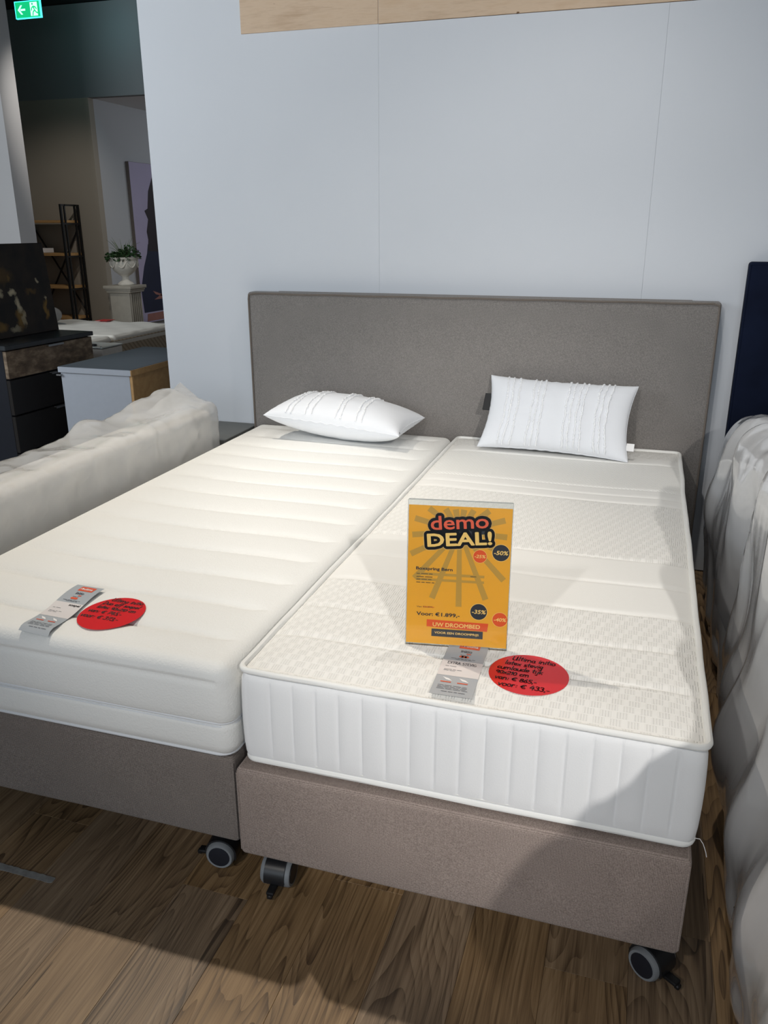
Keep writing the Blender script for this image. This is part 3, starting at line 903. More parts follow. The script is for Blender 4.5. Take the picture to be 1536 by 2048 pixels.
# =================================================================== PILLOWS
def pillow(label, loc, M3, Wd, Ht, T, seed, sag=0.0, stripes=(), tagside=None):
    t = thing('pillow', label, 'pillow', loc, M3.to_euler())
    nu, nv = 44, 30
    def P(u, v, s):
        k = .075
        x = Wd / 2 * u * (1 - k * (1 - v * v)); y = Ht / 2 * v * (1 - k * 1.2 * (1 - u * u))
        e = max(0, (1 - u * u) * (1 - v * v))
        z = s * T / 2 * (e ** .42)
        z += s * .004 * e * nz((u * 2, v * 2, seed), 2.3)
        edge = 1 - e
        z += .004 * math.sin(u * 40 + seed) * (abs(v) ** 8) * (1 - abs(u)) + .003 * math.sin(v * 30) * (abs(u) ** 8) * (1 - abs(v))
        z += sag * (u * u)
        return (x, y, z)
    V, F = [], []
    for s in (1, -1):
        o = len(V)
        for j in range(nv + 1):
            for i in range(nu + 1):
                u = math.sin(PI / 2 * (2 * i / nu - 1)) ; v = math.sin(PI / 2 * (2 * j / nv - 1))
                V.append(P(u, v, s))
        for j in range(nv):
            for i in range(nu):
                a = o + j * (nu + 1) + i; q = (a, a + 1, a + nu + 2, a + nu + 1)
                F.append(q if s == 1 else q[::-1])
    obj('cushion_body', (V, F), MAT['pillow'], t, angle=180)
    for us in stripes:
        pts = []; rr = []
        n = 70
        for j in range(n + 1):
            v = -.97 + 1.94 * j / n
            p = Vector(P(us + .006 * math.sin(v * 9 + us * 20), v, 1))
            p += Vector((random.uniform(-.0014, .0014), 0, .0018 + random.uniform(-.0006, .0012)))
            pts.append(tuple(p)); rr.append(.0038 + random.uniform(-.0012, .0016))
        obj('tufted_stripe', tube(pts, rr, 6), MAT['tuft'], t)
    # side seam
    sp = []
    for i in range(41): sp.append(P(-1 + 2 * i / 40, -1, 0))
    for i in range(1, 27): sp.append(P(1, -1 + 2 * i / 26, 0))
    for i in range(1, 41): sp.append(P(1 - 2 * i / 40, 1, 0))
    for i in range(1, 26): sp.append(P(-1, 1 - 2 * i / 26, 0))
    obj('seam', tube(sp, .0018, 5, True), MAT['pillow'], t)
    if tagside == 'r':
        obj('care_tag', rbox(Wd / 2 - .012, Wd / 2 + .016, -Ht * .36, -Ht * .30 + .012, -.001, .001, .0004, 1), MAT['white_paint'], t)
        o = obj('fabric_tag', rbox(-Wd / 2 - .012, -Wd / 2 + .03, Ht * .02, Ht * .02 + .075, -.012, -.008, .0015, 1), MAT['black'], t)
        o['label'] = 'black fabric tag'
    else:
        g = rbox(Wd / 2 - .03, Wd / 2 - .006, -Ht / 2 + .02, -Ht / 2 + .028, -.002, .008, .001, 1)
        o = obj('zip_pull', g, MAT['rubber'], t); o['label'] = 'small grey zip pull'
    return t
def basis(ex, ey):
    ex = Vector(ex).normalized(); ey = Vector(ey); ey = (ey - ex * ey.dot(ex)).normalized(); ez = ex.cross(ey)
    return Matrix((ex, ey, ez)).transposed()
# left one lies flat
pillow('white tufted pillow lying flat on the left mattress', (-.432, -.221, .622), basis((.575, -.046, -.035), (.035, .285, .01)), .60, .30, .175, 1.0,
       stripes=(-.68, -.60, -.40, -.30, .06, .13, .36, .44))
# right one leans on the headboard
BLp, BRp, TLp = Vector((.138, -.262, .537)), Vector((.689, -.285, .535)), Vector((.166, -.085, .775))
ctr = (BRp + TLp) / 2
ctr = Vector((.431, -.175, .666))
pillow('white tufted pillow leaning upright against the headboard', tuple(ctr), basis((.551, -.020, -.012), (.027, .180, .236)), .575, .315, .135, 4.0,
       stripes=(-.74, -.66, -.56, -.35, -.28, -.20, .14, .21, .30, .37, .56, .63, .71), tagside='r')

# =================================================================== PRICE SIGN
sg = thing('price_sign', 'yellow demo deal price sign in a clear acrylic stand on the right mattress', 'sign', (.4125, -1.8665, .5325), (0, 0, math.atan2(.033, .21)))
SWd, SHt = .210, .297
TILT = math.radians(7)
ST = Matrix.Rotation(-TILT, 4, 'X')
def sp3(layer):
    return lambda x, z, k=0: tuple(ST @ Vector((x, -.0002 - .00022 * (layer + k), z + .003)))
hold = merge(xf(rbox(-SWd / 2 - .001, SWd / 2 + .001, -.0052, -.0030, 0, .312, .0006, 1), ST),
             xf(rbox(-SWd / 2 - .001, SWd / 2 + .001, .0008, .0028, 0, .312, .0006, 1), ST),
             rbox(-SWd / 2 - .001, SWd / 2 + .001, -.004, .085, -.002, .0005, .0006, 1))
obj('acrylic_holder', hold, MAT['acrylic'], sg, False)
obj('acrylic_rim', merge(xf(box(-SWd / 2, SWd / 2, -.0052, -.0030, .3121, .3126), ST), xf(box(-SWd / 2, SWd / 2, .0008, .0028, .3121, .3126), ST),
                         xf(box(-SWd / 2 - .0016, -SWd / 2 - .0011, -.0052, -.003, 0, .312), ST), xf(box(SWd / 2 + .0011, SWd / 2 + .0016, -.0052, -.003, 0, .312), ST)), MAT['acrylic_edge'], sg, False)
poster = obj('poster', xf(box(-SWd / 2, SWd / 2, -.0002, .0006, .003, .003 + SHt), ST), MAT['p_yellow'], sg, False)
def U(u): return (u - .5) * SWd
def Vv(v): return (1 - v) * SHt
def ink(name, t2, mat, layer):
    o = obj(name, place_flat(t2, sp3(layer)), MAT[mat], poster, False)
    if name == 'small_print': o['kind'] = 'stuff'
    return o
# sunburst
rays = []
cx, cz = U(.50), Vv(.175)
lens = {0: .070, 1: .074, 2: .078, 3: .085, 4: .098}
def clipx(x): return max(-SWd / 2 + .004, min(SWd / 2 - .004, x))
nr = 17
for i in range(nr):
    a = 2 * PI * i / nr - PI / 2 + .02
    L = .095 + .065 * max(0, -math.sin(a)) ** 1.5
    w0, w1 = .0045, .0062
    dx, dz = math.cos(a), math.sin(a)
    # clip against the sheet
    tmax = L
    if dx > 1e-6: tmax = min(tmax, (SWd / 2 - .006 - cx) / dx)
    if dx < -1e-6: tmax = min(tmax, (-SWd / 2 + .006 - cx) / dx)
    if dz > 1e-6: tmax = min(tmax, (SHt - .006 - cz) / dz)
    nx_, nz_ = -dz, dx
    p0 = .02
    rays.append(poly2([(cx + dx * p0 - nx_ * w0, cz + dz * p0 - nz_ * w0), (cx + dx * tmax - nx_ * w1, cz + dz * tmax - nz_ * w1),
                       (cx + dx * tmax + nx_ * w1, cz + dz * tmax + nz_ * w1), (cx + dx * p0 + nx_ * w0, cz + dz * p0 + nz_ * w0)]))
ink('sunburst', join2(*rays), 'p_ray', 1)
# logo
demo = rot2(fit(text2d('demo', .014), U(.215), U(.775), Vv(.157), Vv(.058)), .085, U(.5), Vv(.11))
deal = rot2(fit(text2d('DEAL!', .028), U(.185), U(.815), Vv(.276), Vv(.180)), .085, U(.5), Vv(.23))
pal = []
for i in range(16):
    dx_, dz_ = .0076 * math.cos(i * PI / 8), .0076 * math.sin(i * PI / 8)
    for w_ in (demo, deal):
        pal.append(place_flat(([(x + dx_, y + dz_) for x, y, *_k in w_[0]], w_[1]), sp3(1.2 + .05 * len(pal) * .5)))
obj('logo_outline_pale', merge(*pal), MAT['p_cream'], poster, False)
ink('logo_outline', join2(dilate(demo, .0062), dilate(deal, .0062), rot2(rect2(U(.25), U(.78), Vv(.2), Vv(.14)), .085, U(.5), Vv(.17))), 'p_dark', 3)
ink('headline_lettering', demo, 'p_coral', 4)
ink('headline_lettering', deal, 'p_cream', 4)
def badge(u, v, r, mat, s):
    g = [disc2(U(u), Vv(v), r * 1.06)]
    rim = ink('badge_rim', g[0], 'p_cream', 2)
    ink('badge', disc2(U(u), Vv(v), r), mat, 3)
    ink('badge_lettering', fit(text2d(s, .024, .15), U(u) - r * .82, U(u) + r * .86, Vv(v) - r * .26, Vv(v) + r * .26), 'p_cream', 4)
badge(.705, .342, .0135, 'p_orange', '-25%')
badge(.905, .310, .0172, 'p_dark', '-50%')
badge(.715, .742, .0172, 'p_dark', '-35%')
badge(.925, .790, .0152, 'p_orange', '-40%')
ink('product_lettering', fit(text2d('Boxspring Bern', .022), U(.085), U(.445), Vv(.466), Vv(.437)), 'p_dark', 4)
def dashes(x0, x1, z, h, seed, wmin=.006, wmax=.016):
    r = random.Random(seed); x = x0; out = []
    while x < x1 - .003:
        L = min(r.uniform(wmin, wmax), x1 - x); out.append(rect2(x, x + L, z, z + h)); x += L + .0022
    return join2(*out)
ink('table_bar', join2(rect2(U(.085), U(.755), Vv(.497), Vv(.478)), rect2(U(.085), U(.755), Vv(.537), Vv(.519))), 'p_ray', 2)
ink('small_print', join2(dashes(U(.09), U(.25), Vv(.490), .0016, 1), dashes(U(.09), U(.26), Vv(.512), .0016, 2), dashes(U(.09), U(.24), Vv(.531), .0016, 3),
                         dashes(U(.09), U(.27), Vv(.553), .0016, 4), dashes(U(.62), U(.69), Vv(.492), .0016, 5)), 'p_edge', 4)
ink('old_price_lettering', fit(text2d('Van €2.899,-', .008), U(.10), U(.275), Vv(.736), Vv(.722)), 'p_edge', 4)
ink('strike_line', rect2(U(.165), U(.275), Vv(.730), Vv(.727)), 'p_orange', 5)
ink('price_lettering', fit(text2d('Voor: €1.899,-', .022), U(.10), U(.53), Vv(.797), Vv(.764)), 'p_dark', 4)
ink('banner', poly2([(U(.205), Vv(.872)), (U(.805), Vv(.885)), (U(.815), Vv(.825)), (U(.205), Vv(.820))]), 'p_orange', 2)
ink('banner_lettering', fit(text2d('UW DROOMBED', .022), U(.265), U(.735), Vv(.868), Vv(.838)), 'p_cream', 4)
ink('banner', rect2(U(.255), U(.765), Vv(.942), Vv(.886)), 'p_dark', 3)
ink('banner_lettering', fit(text2d('VOOR EEN DROOMPRIJS', .022), U(.285), U(.725), Vv(.926), Vv(.905)), 'p_cream', 4)

# =================================================================== RED STICKERS AND LEAFLETS
def topz_left(x, y):
    """height of the left mattress top over its puffs (bed coordinates), falling at the rounded foot edge"""
    w = .451; px = x + .457
    z = ZT + .0035 + .003 * max(0, 1 - (px / w) ** 2)
    d = -2.050 - y
    if d > 0: z -= .034 - math.sqrt(max(0, .034 ** 2 - min(d, .030) ** 2))
    return z
def topz_right(x, y): return ZM0 + (ZT - ZM0) + .006 + .0004

def sticker(label, cx, cy, rx, ry, lines, topz, lift, curl=0.0):
    t = thing('price_sticker', label, 'sticker', (cx, cy, topz(cx, cy)))
    def h(x, y): return topz(cx + x, cy + y) - topz(cx, cy) + lift + curl * max(0, -y / ry - .45) ** 2 * .02
    V, F = [(0, 0, h(0, 0))], []
    nr_, na = 7, 44
    for i in range(1, nr_ + 1):
        for k in range(na):
            a = 2 * PI * k / na; x, y = rx * i / nr_ * math.cos(a), ry * i / nr_ * math.sin(a)
            V.append((x, y, h(x, y)))
    for k in range(na): F.append((0, 1 + k, 1 + (k + 1) % na))
    for i in range(nr_ - 1):
        for k in range(na):
            a, b = 1 + i * na + k, 1 + i * na + (k + 1) % na; F.append((a, b, b + na, a + na))
    o = len(V)
    V2 = [(x, y, z - .0006) for x, y, z in V[1 + (nr_ - 1) * na:]]
    F2 = [(1 + (nr_ - 1) * na + k, o + k, o + (k + 1) % na, 1 + (nr_ - 1) * na + (k + 1) % na) for k in range(na)]
    card = obj('card', (V + V2, F + F2), MAT['red'], t)
    polys = []
    for s, x0, y0, size in lines:
        st, wd = hand(s, 1)
        for p in st: polys.append([(x0 + a * size * 0.90 + b * size * .12, y0 + b * size) for a, b in p])
    g = strokes2(polys, .0021)
    obj('handwriting', place_flat(g, lambda x, y: (x, y, h(x, y) + .0007)), MAT['ink'], card, False)
    return t
sticker('red oval price sticker lying on the right mattress beside the grey leaflet', .575, -1.936, .078, .077,
        [('Ultima initio', -.040, .047, .017), ('latex stevig', -.052, .027, .016), ('cumlaude tijk', -.064, .006, .016), ('90x210 cm', -.064, -.013, .0155),
         ('van: € 865,-', -.062, -.034, .0165), ('voor: € 433,-', -.052, -.057, .0185)], topz_right, .0012)
sticker('red oval price sticker lying on the left mattress beside the silvery leaflet', -.371, -1.946, .072, .082,
        [('Ultima initio', -.040, .054, .0165), ('Duo eff soepel', -.050, .034, .016), ('latex 90x210 cm', -.052, .014, .0155), ('van: € 745,-', -.060, -.008, .0175),
         ('voor: € 373,-', -.062, -.034, .0185)], topz_left, .0015, 0.0)

def leaflet(label, P0, ux, uy, Wl, Ll, topz, lift, word, handw, wave):
    """narrow leaflet: origin = top-left corner, ux along its top edge, uy down its length"""
    ux = Vector(ux[:2]).normalized(); uy = Vector(uy[:2]).normalized()
    c = Vector((P0[0], P0[1])) + ux * Wl / 2 + uy * Ll / 2
    t = thing('leaflet', label, 'leaflet', (c.x, c.y, topz(c.x, c.y)))
    def W3(a, b, lay=0):
        p = Vector((P0[0], P0[1])) + ux * a + uy * b
        z = topz(p.x, p.y) - topz(c.x, c.y) + lift + wave * .004 * math.sin(b / Ll * PI * 2.2 + .4) + .00035 * lay
        return (p.x - c.x, p.y - c.y, z)
    def sheet(name, a0, a1, b0, b1, mat, lay, par, n=14):
        V, F = [], []
        k = max(2, int(n * (b1 - b0) / Ll) + 1)
        for i in range(k + 1):
            b = b0 + (b1 - b0) * i / k
            V += [W3(a0, b, lay), W3(a1, b, lay)]
        for i in range(k): F.append((2 * i, 2 * i + 2, 2 * i + 3, 2 * i + 1))
        return obj(name, (V, F), MAT[mat], par)
    pg = sheet('page', 0, Wl, 0, Ll, 'leaf_grey', 0, t, 20)
    sheet('white_band', 0, Wl, Ll * .39, Ll * .67, 'leaf_white', 1, pg)
    hd = sheet('header_block', Wl * .28, Wl * .80, Ll * .035, Ll * .145, 'leaf_orange', 1, pg, 20)
    def pr(name, t2, mat, lay=2):
        V, F = t2; o = obj(name, ([W3(p[0], p[1], lay + (p[2] if len(p) > 2 else 0)) for p in V], F), MAT[mat], pg, False)
        if name == 'small_print': o['kind'] = 'stuff'
        return o
    flip = lambda t2: ([(x, -y) for x, y in t2[0]], t2[1])
    def txt(s, a0, a1, b0, b1, bold=.02):
        V, F = fit(text2d(s, bold), a0, a1, -b1, -b0); return [(p[0], -p[1]) + tuple(p[2:]) for p in V], F
    pr('header_lettering', txt('ultima', Wl * .46, Wl * .75, Ll * .065, Ll * .115), 'white_paint')
    pr('header_logo', strokes2([arc(Wl * .385, Ll * .105, Wl * .05, Wl * .07, 180, 360, 8), [(Wl * .385, Ll * .075), (Wl * .40, Ll * .11)]], .0022), 'white_paint')
    pr('name_lettering', txt('initio', Wl * .36, Wl * .64, Ll * .175, Ll * .225, .01), 'leaf_ink')
    pr('orange_print', join2(rect2(Wl * .52, Wl * .63, Ll * .24, Ll * .256), disc2(Wl * .42, Ll * .305, Wl * .06, Ll * .018, 16), disc2(Wl * .55, Ll * .305, Wl * .06, Ll * .018, 16), rect2(Wl * .42, Wl * .55, Ll * .288, Ll * .322)), 'leaf_orange')
    pr('small_print', join2(dashes(Wl * .38, Wl * .58, Ll * .272, .0012, 11), dashes(Wl * .18, Wl * .78, Ll * .345, .0012, 12), dashes(Wl * .3, Wl * .7, Ll * .36, .0012, 13),
                            dashes(Wl * .12, Wl * .4, Ll * .50, .0012, 14), dashes(Wl * .12, Wl * .55, Ll * .56, .0012, 15), dashes(Wl * .12, Wl * .45, Ll * .58, .0012, 16),
                            *[dashes(Wl * .12, Wl * .85, Ll * (.84 + .02 * k), .0011, 17 + k) for k in range(4)], dashes(Wl * .25, Wl * .85, Ll * .94, .0013, 30)), 'leaf_ink')
    for a in (.16, .56):
        pr('mattress_drawing', poly2([(Wl * a, Ll * .70), (Wl * (a + .16), Ll * .72), (Wl * (a + .26), Ll * .76), (Wl * (a + .1), Ll * .745)]), 'white_paint')
        pr('orange_print', rect2(Wl * (a - .01), Wl * (a + .24), Ll * .775, Ll * .79), 'leaf_orange')
    if handw:
        st, wd = hand(word, 1); s = Wl * .72 / wd
        pr('handwriting', strokes2([[(Wl * .14 + x * s, Ll * .46 - y * s * 1.1) for x, y in p] for p in st], .0011), 'leaf_ink')
    else:
        pr('word_lettering', txt(word, Wl * .55, Wl * .93, Ll * .405, Ll * .455, .03), 'ink')
    return t
leaflet('grey leaflet with orange header half under the price sign on the right mattress', (.398, -1.842), (1, .03, 0), (.03, -1, 0), .082, .218, topz_right, .0012, 'EXTRA STEVIG', True, 0)
leaflet('silvery curled leaflet with orange header near the foot of the left mattress', (-.540, -1.842), (1, -.04, 0), (.08, -1, 0), .079, .232, topz_left, .0040, 'soepel', False, 1)

# =================================================================== FLOOR TAPE
tp = []
V, F = [], []
for i in range(40):
    x = -.66 + .255 * i / 39
    e = random.uniform(-.0006, .0006)
    hw_ = .0085 + random.uniform(-.0006, .0006)
    V += [(x, -2.214 - hw_ + e, .0009), (x, -2.214 + hw_ + e, .0009)]
V += [(-.402, -2.219, .0009), (-.402, -2.209, .0009)]
for i in range(40): F.append((2 * i, 2 * i + 2, 2 * i + 3, 2 * i + 1))
bt = [(x, y, .0001) for x, y, z in V]; o_ = len(V)
V2 = V + bt
for i in range(40):
    F.append((2 * i, o_ + 2 * i, o_ + 2 * i + 2, 2 * i + 2)); F.append((2 * i + 1, 2 * i + 3, o_ + 2 * i + 3, o_ + 2 * i + 1))
tag(obj('floor_tape', (V2, F), MAT['tape'], None, False), 'worn grey strip of tape stuck on the wooden floor before the left bed', 'tape')

# =================================================================== NIGHTSTAND (left of headboard)
ns = thing('nightstand', 'low black nightstand with grey top between wrapped mattress and headboard', 'nightstand', (-1.18, -.12, 0))
obj('top', rbox(-.22, .22, -.175, .16, .476, .498, .002, 1), MAT['stand_top'], ns, False)
obj('body', rbox(-.215, .213, -.165, .158, .06, .4755, .002, 1), MAT['stand_black'], ns, False)
obj('drawer_front', rbox(-.21, .208, -.178, -.166, .27, .470, .002, 1), MAT['stand_black'], ns, False)
obj('drawer_front', rbox(-.21, .208, -.178, -.166, .07, .265, .002, 1), MAT['stand_black'], ns, False)
for sx in (-1, 1):
    for sy in (-.14, .14): obj('leg', box(sx * .19 - .015, sx * .19 + .015, sy - .015, sy + .015, 0, .06), MAT['stand_black'], ns, False)

# =================================================================== PLASTIC-WRAPPED MATTRESSES
def crumple(p, f, o, sy=1.0, sz=1.0):
    """taut film: sharp ridges between the cells of a Worley pattern (0..1)"""
    q = Vector((p[0] * f + o + .5 * noise.noise(Vector((p[0] * 3, p[1] * 3, p[2] * 3))), p[1] * f * sy - o, p[2] * f * sz + o * .3))
    d = noise.voronoi(q)[0]
    return max(0.0, 1 - (d[1] - d[0]) * 1.5)
def wrapped_left():
    x0, x1, y0, y1, zt = -1.165, -.985, -2.5, -.335, .655
    t = thing('wrapped_mattress', 'mattress standing on edge in milky plastic film, left of the bed', 'mattress', ((x0 + x1) / 2, (y0 + y1) / 2, 0))
    ox, oy = (x0 + x1) / 2, (y0 + y1) / 2
    w, d = (x1 - x0) / 2, (y1 - y0) / 2
    obj('mattress_core', gridbox((-w, -d, 0.006), (w, d, zt - .012), .03, (.06, .1, .06)), MAT['core'], t, angle=180)
    def dsp(P, n):
        Q = P.copy()
        for i, p in enumerate(P):
            wp = (p[0] + ox, p[1] + oy, p[2])
            c = crumple(wp, 4.2, 2.0); c2 = nz(wp, 9, 5)
            a = .013 * c + .006 * crumple(wp, 9.0, 5.0) + .003 * c2
            up = max(0, n[i][2])
            Q[i] += n[i] * a * (1 if wp[2] > .03 else .3)
            if up > .3:
                yy = wp[1]
                # loose film standing up in peaks along the top
                pk = .050 * math.exp(-((yy + .62) / .16) ** 2) * max(0, min(1, (-p[0] + .03) / .1)) + .060 * math.exp(-((yy + .42) / .10) ** 2) * max(0, min(1, (-p[0] + .07) / .12))
                pk += .045 * math.exp(-((yy + .95) / .09) ** 2) * max(0, min(1, (-p[0] + .02) / .1))
                Q[i][2] += up * pk
        return Q
    obj('plastic_wrap', gridbox((-w - .012, -d - .012, .004), (w + .012, d + .012, zt + .006), .03, (.013, .013, .013), dsp), MAT['film_left'], t, angle=50)
    # gathered corner of the bag
    tip = [(-.02, d - .02, zt + .01), (-.03, d - .01, zt + .05), (-.055, d + .0, zt + .085)]
    V, F = [], []
    n = 12
    for i in range(n + 1):
        f = i / n
        y = d - .42 + .42 * f
        hgt = .015 + .07 * f ** 1.5 + .008 * math.sin(f * 14)
        V += [(-w + .02, y, zt - .01), (-.05 - .01 * math.sin(f * 9), y, zt + hgt), (w - .02, y, zt - .002)]
    for i in range(n):
        for k in (0, 1): F.append((i * 3 + k, i * 3 + k + 1, i * 3 + k + 4, i * 3 + k + 3))
    e = n * 3
    V += [(-w + .02, d + .012, zt - .06), (w, d + .012, zt - .06)]
    F += [(e, e + 1, len(V) - 2), (e + 1, e + 2, len(V) - 1), (e + 1, len(V) - 1, len(V) - 2)]
    obj('plastic_fold', (V, F), MAT['film_left'], t, angle=30)
    return t
wrapped_left()

def wrapped_right():
    x0, x1, y0, y1 = 1.045, 2.05, -3.0, -.19
    t = thing('wrapped_mattress', 'tall bed stack wrapped in clear glossy plastic film, right of the bed', 'mattress', ((x0 + x1) / 2, (y0 + y1) / 2, 0))
    ox, oy = (x0 + x1) / 2, (y0 + y1) / 2
    w, d = (x1 - x0) / 2, (y1 - y0) / 2
    obj('mattress_core', gridbox((-w + .03, -d, .36), (w, d - .06, .60), .05, (.1, .1, .08)), MAT['core'], t, angle=180)
    obj('base_core', gridbox((-w + .03, -d, .004), (w, d, .355), .02, (.1, .15, .08)), MAT['core'], t, angle=180)
    def dsp(P, n):
        Q = P.copy()
        for i, p in enumerate(P):
            wp = Vector((p[0] + ox, p[1] + oy, p[2]))
            # two bags: waist where they are tied
            waist = math.exp(-((wp.y + 1.04 + .25 * (wp.z - .45)) / .10) ** 2)
            c = crumple(wp, 2.4, 7.0, 1.3, .45); c2 = crumple(wp, 5.6, 1.0, 1.4, .4); c3 = nz(wp, 4, 5)
            a = .030 * c + .006 * c2 + .006 * c3 - .010
            a -= .045 * waist * (1 if wp.z > .12 else .3)
            side = max(0, -n[i][0])
            if side > .2:
                # far bag bulges out at mid height, near bag sags out low down
                a += side * .030 * math.exp(-((wp.y + .42) / .28) ** 2) * math.exp(-((wp.z - .48) / .18) ** 2)
                near = max(0, min(1, (-wp.y - 1.15) / .3))
                a += side * near * (.045 * math.exp(-((wp.z - .24) / .14) ** 2) + .035 * math.exp(-(wp.z / .10) ** 2) * max(0, min(1, (-wp.y - 1.6) / .4)))
                a -= side * (1 - near) * .010 * math.exp(-((wp.z - .1) / .12) ** 2)
                # long hanging folds
                a += side * .010 * math.sin(wp.y * 23 + wp.z * 6 + 2 * nz(wp, 2, 3)) * max(0, 1 - wp.z / .75)
            Q[i] += n[i] * a
            up = max(0, n[i][2])
            if up > .2:
                Q[i][2] += up * (.045 * math.sin((wp.y + .5) * 4.2) + .035 * c + .02)
            fall = max(0, min(1, (wp.y + .95) / .75)); fall = fall * fall * (3 - 2 * fall)
            Q[i][2] -= .175 * fall * max(0, (wp.z - .25) / .57)
        return Q
    obj('plastic_wrap', gridbox((-w, -d - .02, .004), (w + .02, d + .015, .815), .085, (.03, .022, .022), dsp, 6), MAT['film_right'], t, angle=55)
    # tie around the waist
    # loose flap at the floor
    V, F = [], []
    n, m = 16, 8
    for i in range(n + 1):
        y = -1.02 + .50 * i / n
        for j in range(m + 1):
            f = j / m
            x = 1.055 - .030 * math.sin(f * PI * .6) * math.sin(i / n * PI) - .012 * math.sin(i * .9) * (1 - f)
            V.append((x - ox, y - oy, .01 + .24 * f * (1 - .35 * abs(i / n - .5))))
    for i in range(n):
        for j in range(m): F.append((i * (m + 1) + j, (i + 1) * (m + 1) + j, (i + 1) * (m + 1) + j + 1, i * (m + 1) + j + 1))
    obj('loose_flap', (V, F), MAT['film_right'], t, angle=60)
    # sheet label with marker strokes seen through the film
    lab = obj('marker_writing', place_flat(strokes2([arc(.012, .052, .010, .012, 160, -20, 6) + [(.004, .014), (.0, .0)], [(.0, .03), (.022, .002)], [(.06, .05), (.046, -.01)]], .0035), lambda a, b: (-w - .045 + a * .35, -1.98 - oy + a, .09 + b)), MAT['ink'], t, False)
    return t
wrapped_right()

# navy headboard of the next bed
nh = thing('headboard', 'dark navy velvet headboard at the right edge, behind the plastic-wrapped bed', 'headboard', (1.6, 0, 0))
obj('panel', gridbox((-.534, -.03, 0), (.55, .036, 1.245), .012, (.1, .04, .1)), MAT['navy_velvet'], nh)
obj('edge_seam', tube([(-.530, -.027, .02), (-.530, -.027, .6), (-.530, -.027, 1.235), (-.3, -.027, 1.239), (.3, -.027, 1.239), (.54, -.027, 1.235)], .004, 7), MAT['navy_velvet'], nh)

# =================================================================== LEFT BACKGROUND
# light grey dresser, oak end panel
dr = thing('dresser', 'light grey dresser with slate top and oak end panel behind the wrapped mattress', 'cabinet', (-1.89, .49, 0))
obj('top', merge(rbox(-.215, .212, -.378, .40, .672, .700, .001, 1)), MAT['dresser_grey'], dr, False)
obj('top_surface', box(-.213, .206, -.376, .398, .7001, .7015), MAT['dresser_top'], dr, False)
obj('oak_edge', box(.2121, .2165, -.378, .40, .672, .7005), MAT['oak'], dr, False)
obj('body', rbox(-.208, .196, -.366, .395, 0, .6715, .001, 1), MAT['dresser_grey'], dr, False)
obj('end_frame', merge(rbox(.1965, .212, -.366, -.350, 0, .6715, .001, 1), rbox(.1965, .212, .375, .395, 0, .6715, .001, 1)), MAT['oak'], dr, False)
obj('end_panel', box(.1965, .203, -.3495, .3745, .0, .671), MAT['oak'], dr, False)
g = rbox(-.224, -.20, -.384, -.366, .655, .663, .001, 1)
obj('handle', g, MAT['metal'], dr, False)

# dark sideboard: drawers face +X
sb = thing('sideboard', 'black sideboard with one rustic wood drawer and steel grips, far left', 'cabinet', (-2.58, .405, 0), (0, 0, math.radians(-2)))
obj('body', rbox(-.215, .20, -.335, .335, .03, .776, .002, 1), MAT['side_navy'], sb, False)
obj('top', rbox(-.222, .232, -.345, .345, .7765, .800, .002, 1), MAT['side_top'], sb, False)
obj('plinth', box(-.2, .17, -.32, .32, 0, .03), MAT['side_black'], sb, False)
dwz = [(.630, .770), (.440, .622), (.238, .432), (.040, .230)]
for i, (a, b) in enumerate(dwz):
    dw = obj('drawer', rbox(.2005, .222, -.334, .338, a, b, .0015, 1), MAT['rustic'] if i == 0 else MAT['side_black'], sb, False)
    if i == 0: dw['label'] = 'rustic brown wood drawer front'
    yh = .02
    obj('handle', merge(box(.2225, .240, yh - .06, yh + .06, b - .004, b + .0005), box(.238, .241, yh - .06, yh + .06, b - .010, b)), MAT['metal'], dw, False)
# leaning canvas on the sideboard
pc = thing('canvas_picture', 'dark brown canvas picture with ochre smudges leaning on the black sideboard', 'picture', (-2.575, .36, .8012), (0, math.radians(-5), 0))
obj('canvas', rbox(-.012, .012, -.48, .375, 0, .487, .002, 1), MAT['canvas_dark'], pc, False)
# small white cabinet behind the sideboard
wc = thing('side_cabinet', 'small white cabinet between the black sideboard and the far bed', 'cabinet', (-2.585, 1.08, 0))
obj('body', rbox(-.13, .115, -.09, .12, 0, .655, .002, 1), MAT['cab_white'], wc, False)
obj('glass_top', rbox(-.135, .12, -.095, .125, .660, .668, .002, 1), MAT['acrylic_edge'], wc, False)
obj('stud', merge(cyl((.10, -.08, .655), (.10, -.08, .672), .006, 10), cyl((-.11, -.08, .655), (-.11, -.08, .672), .006, 10)), MAT['metal'], wc)
obj('remote', rbox(-.02, .04, -.06, -.03, .668, .68, .003, 1), MAT['black'], wc)

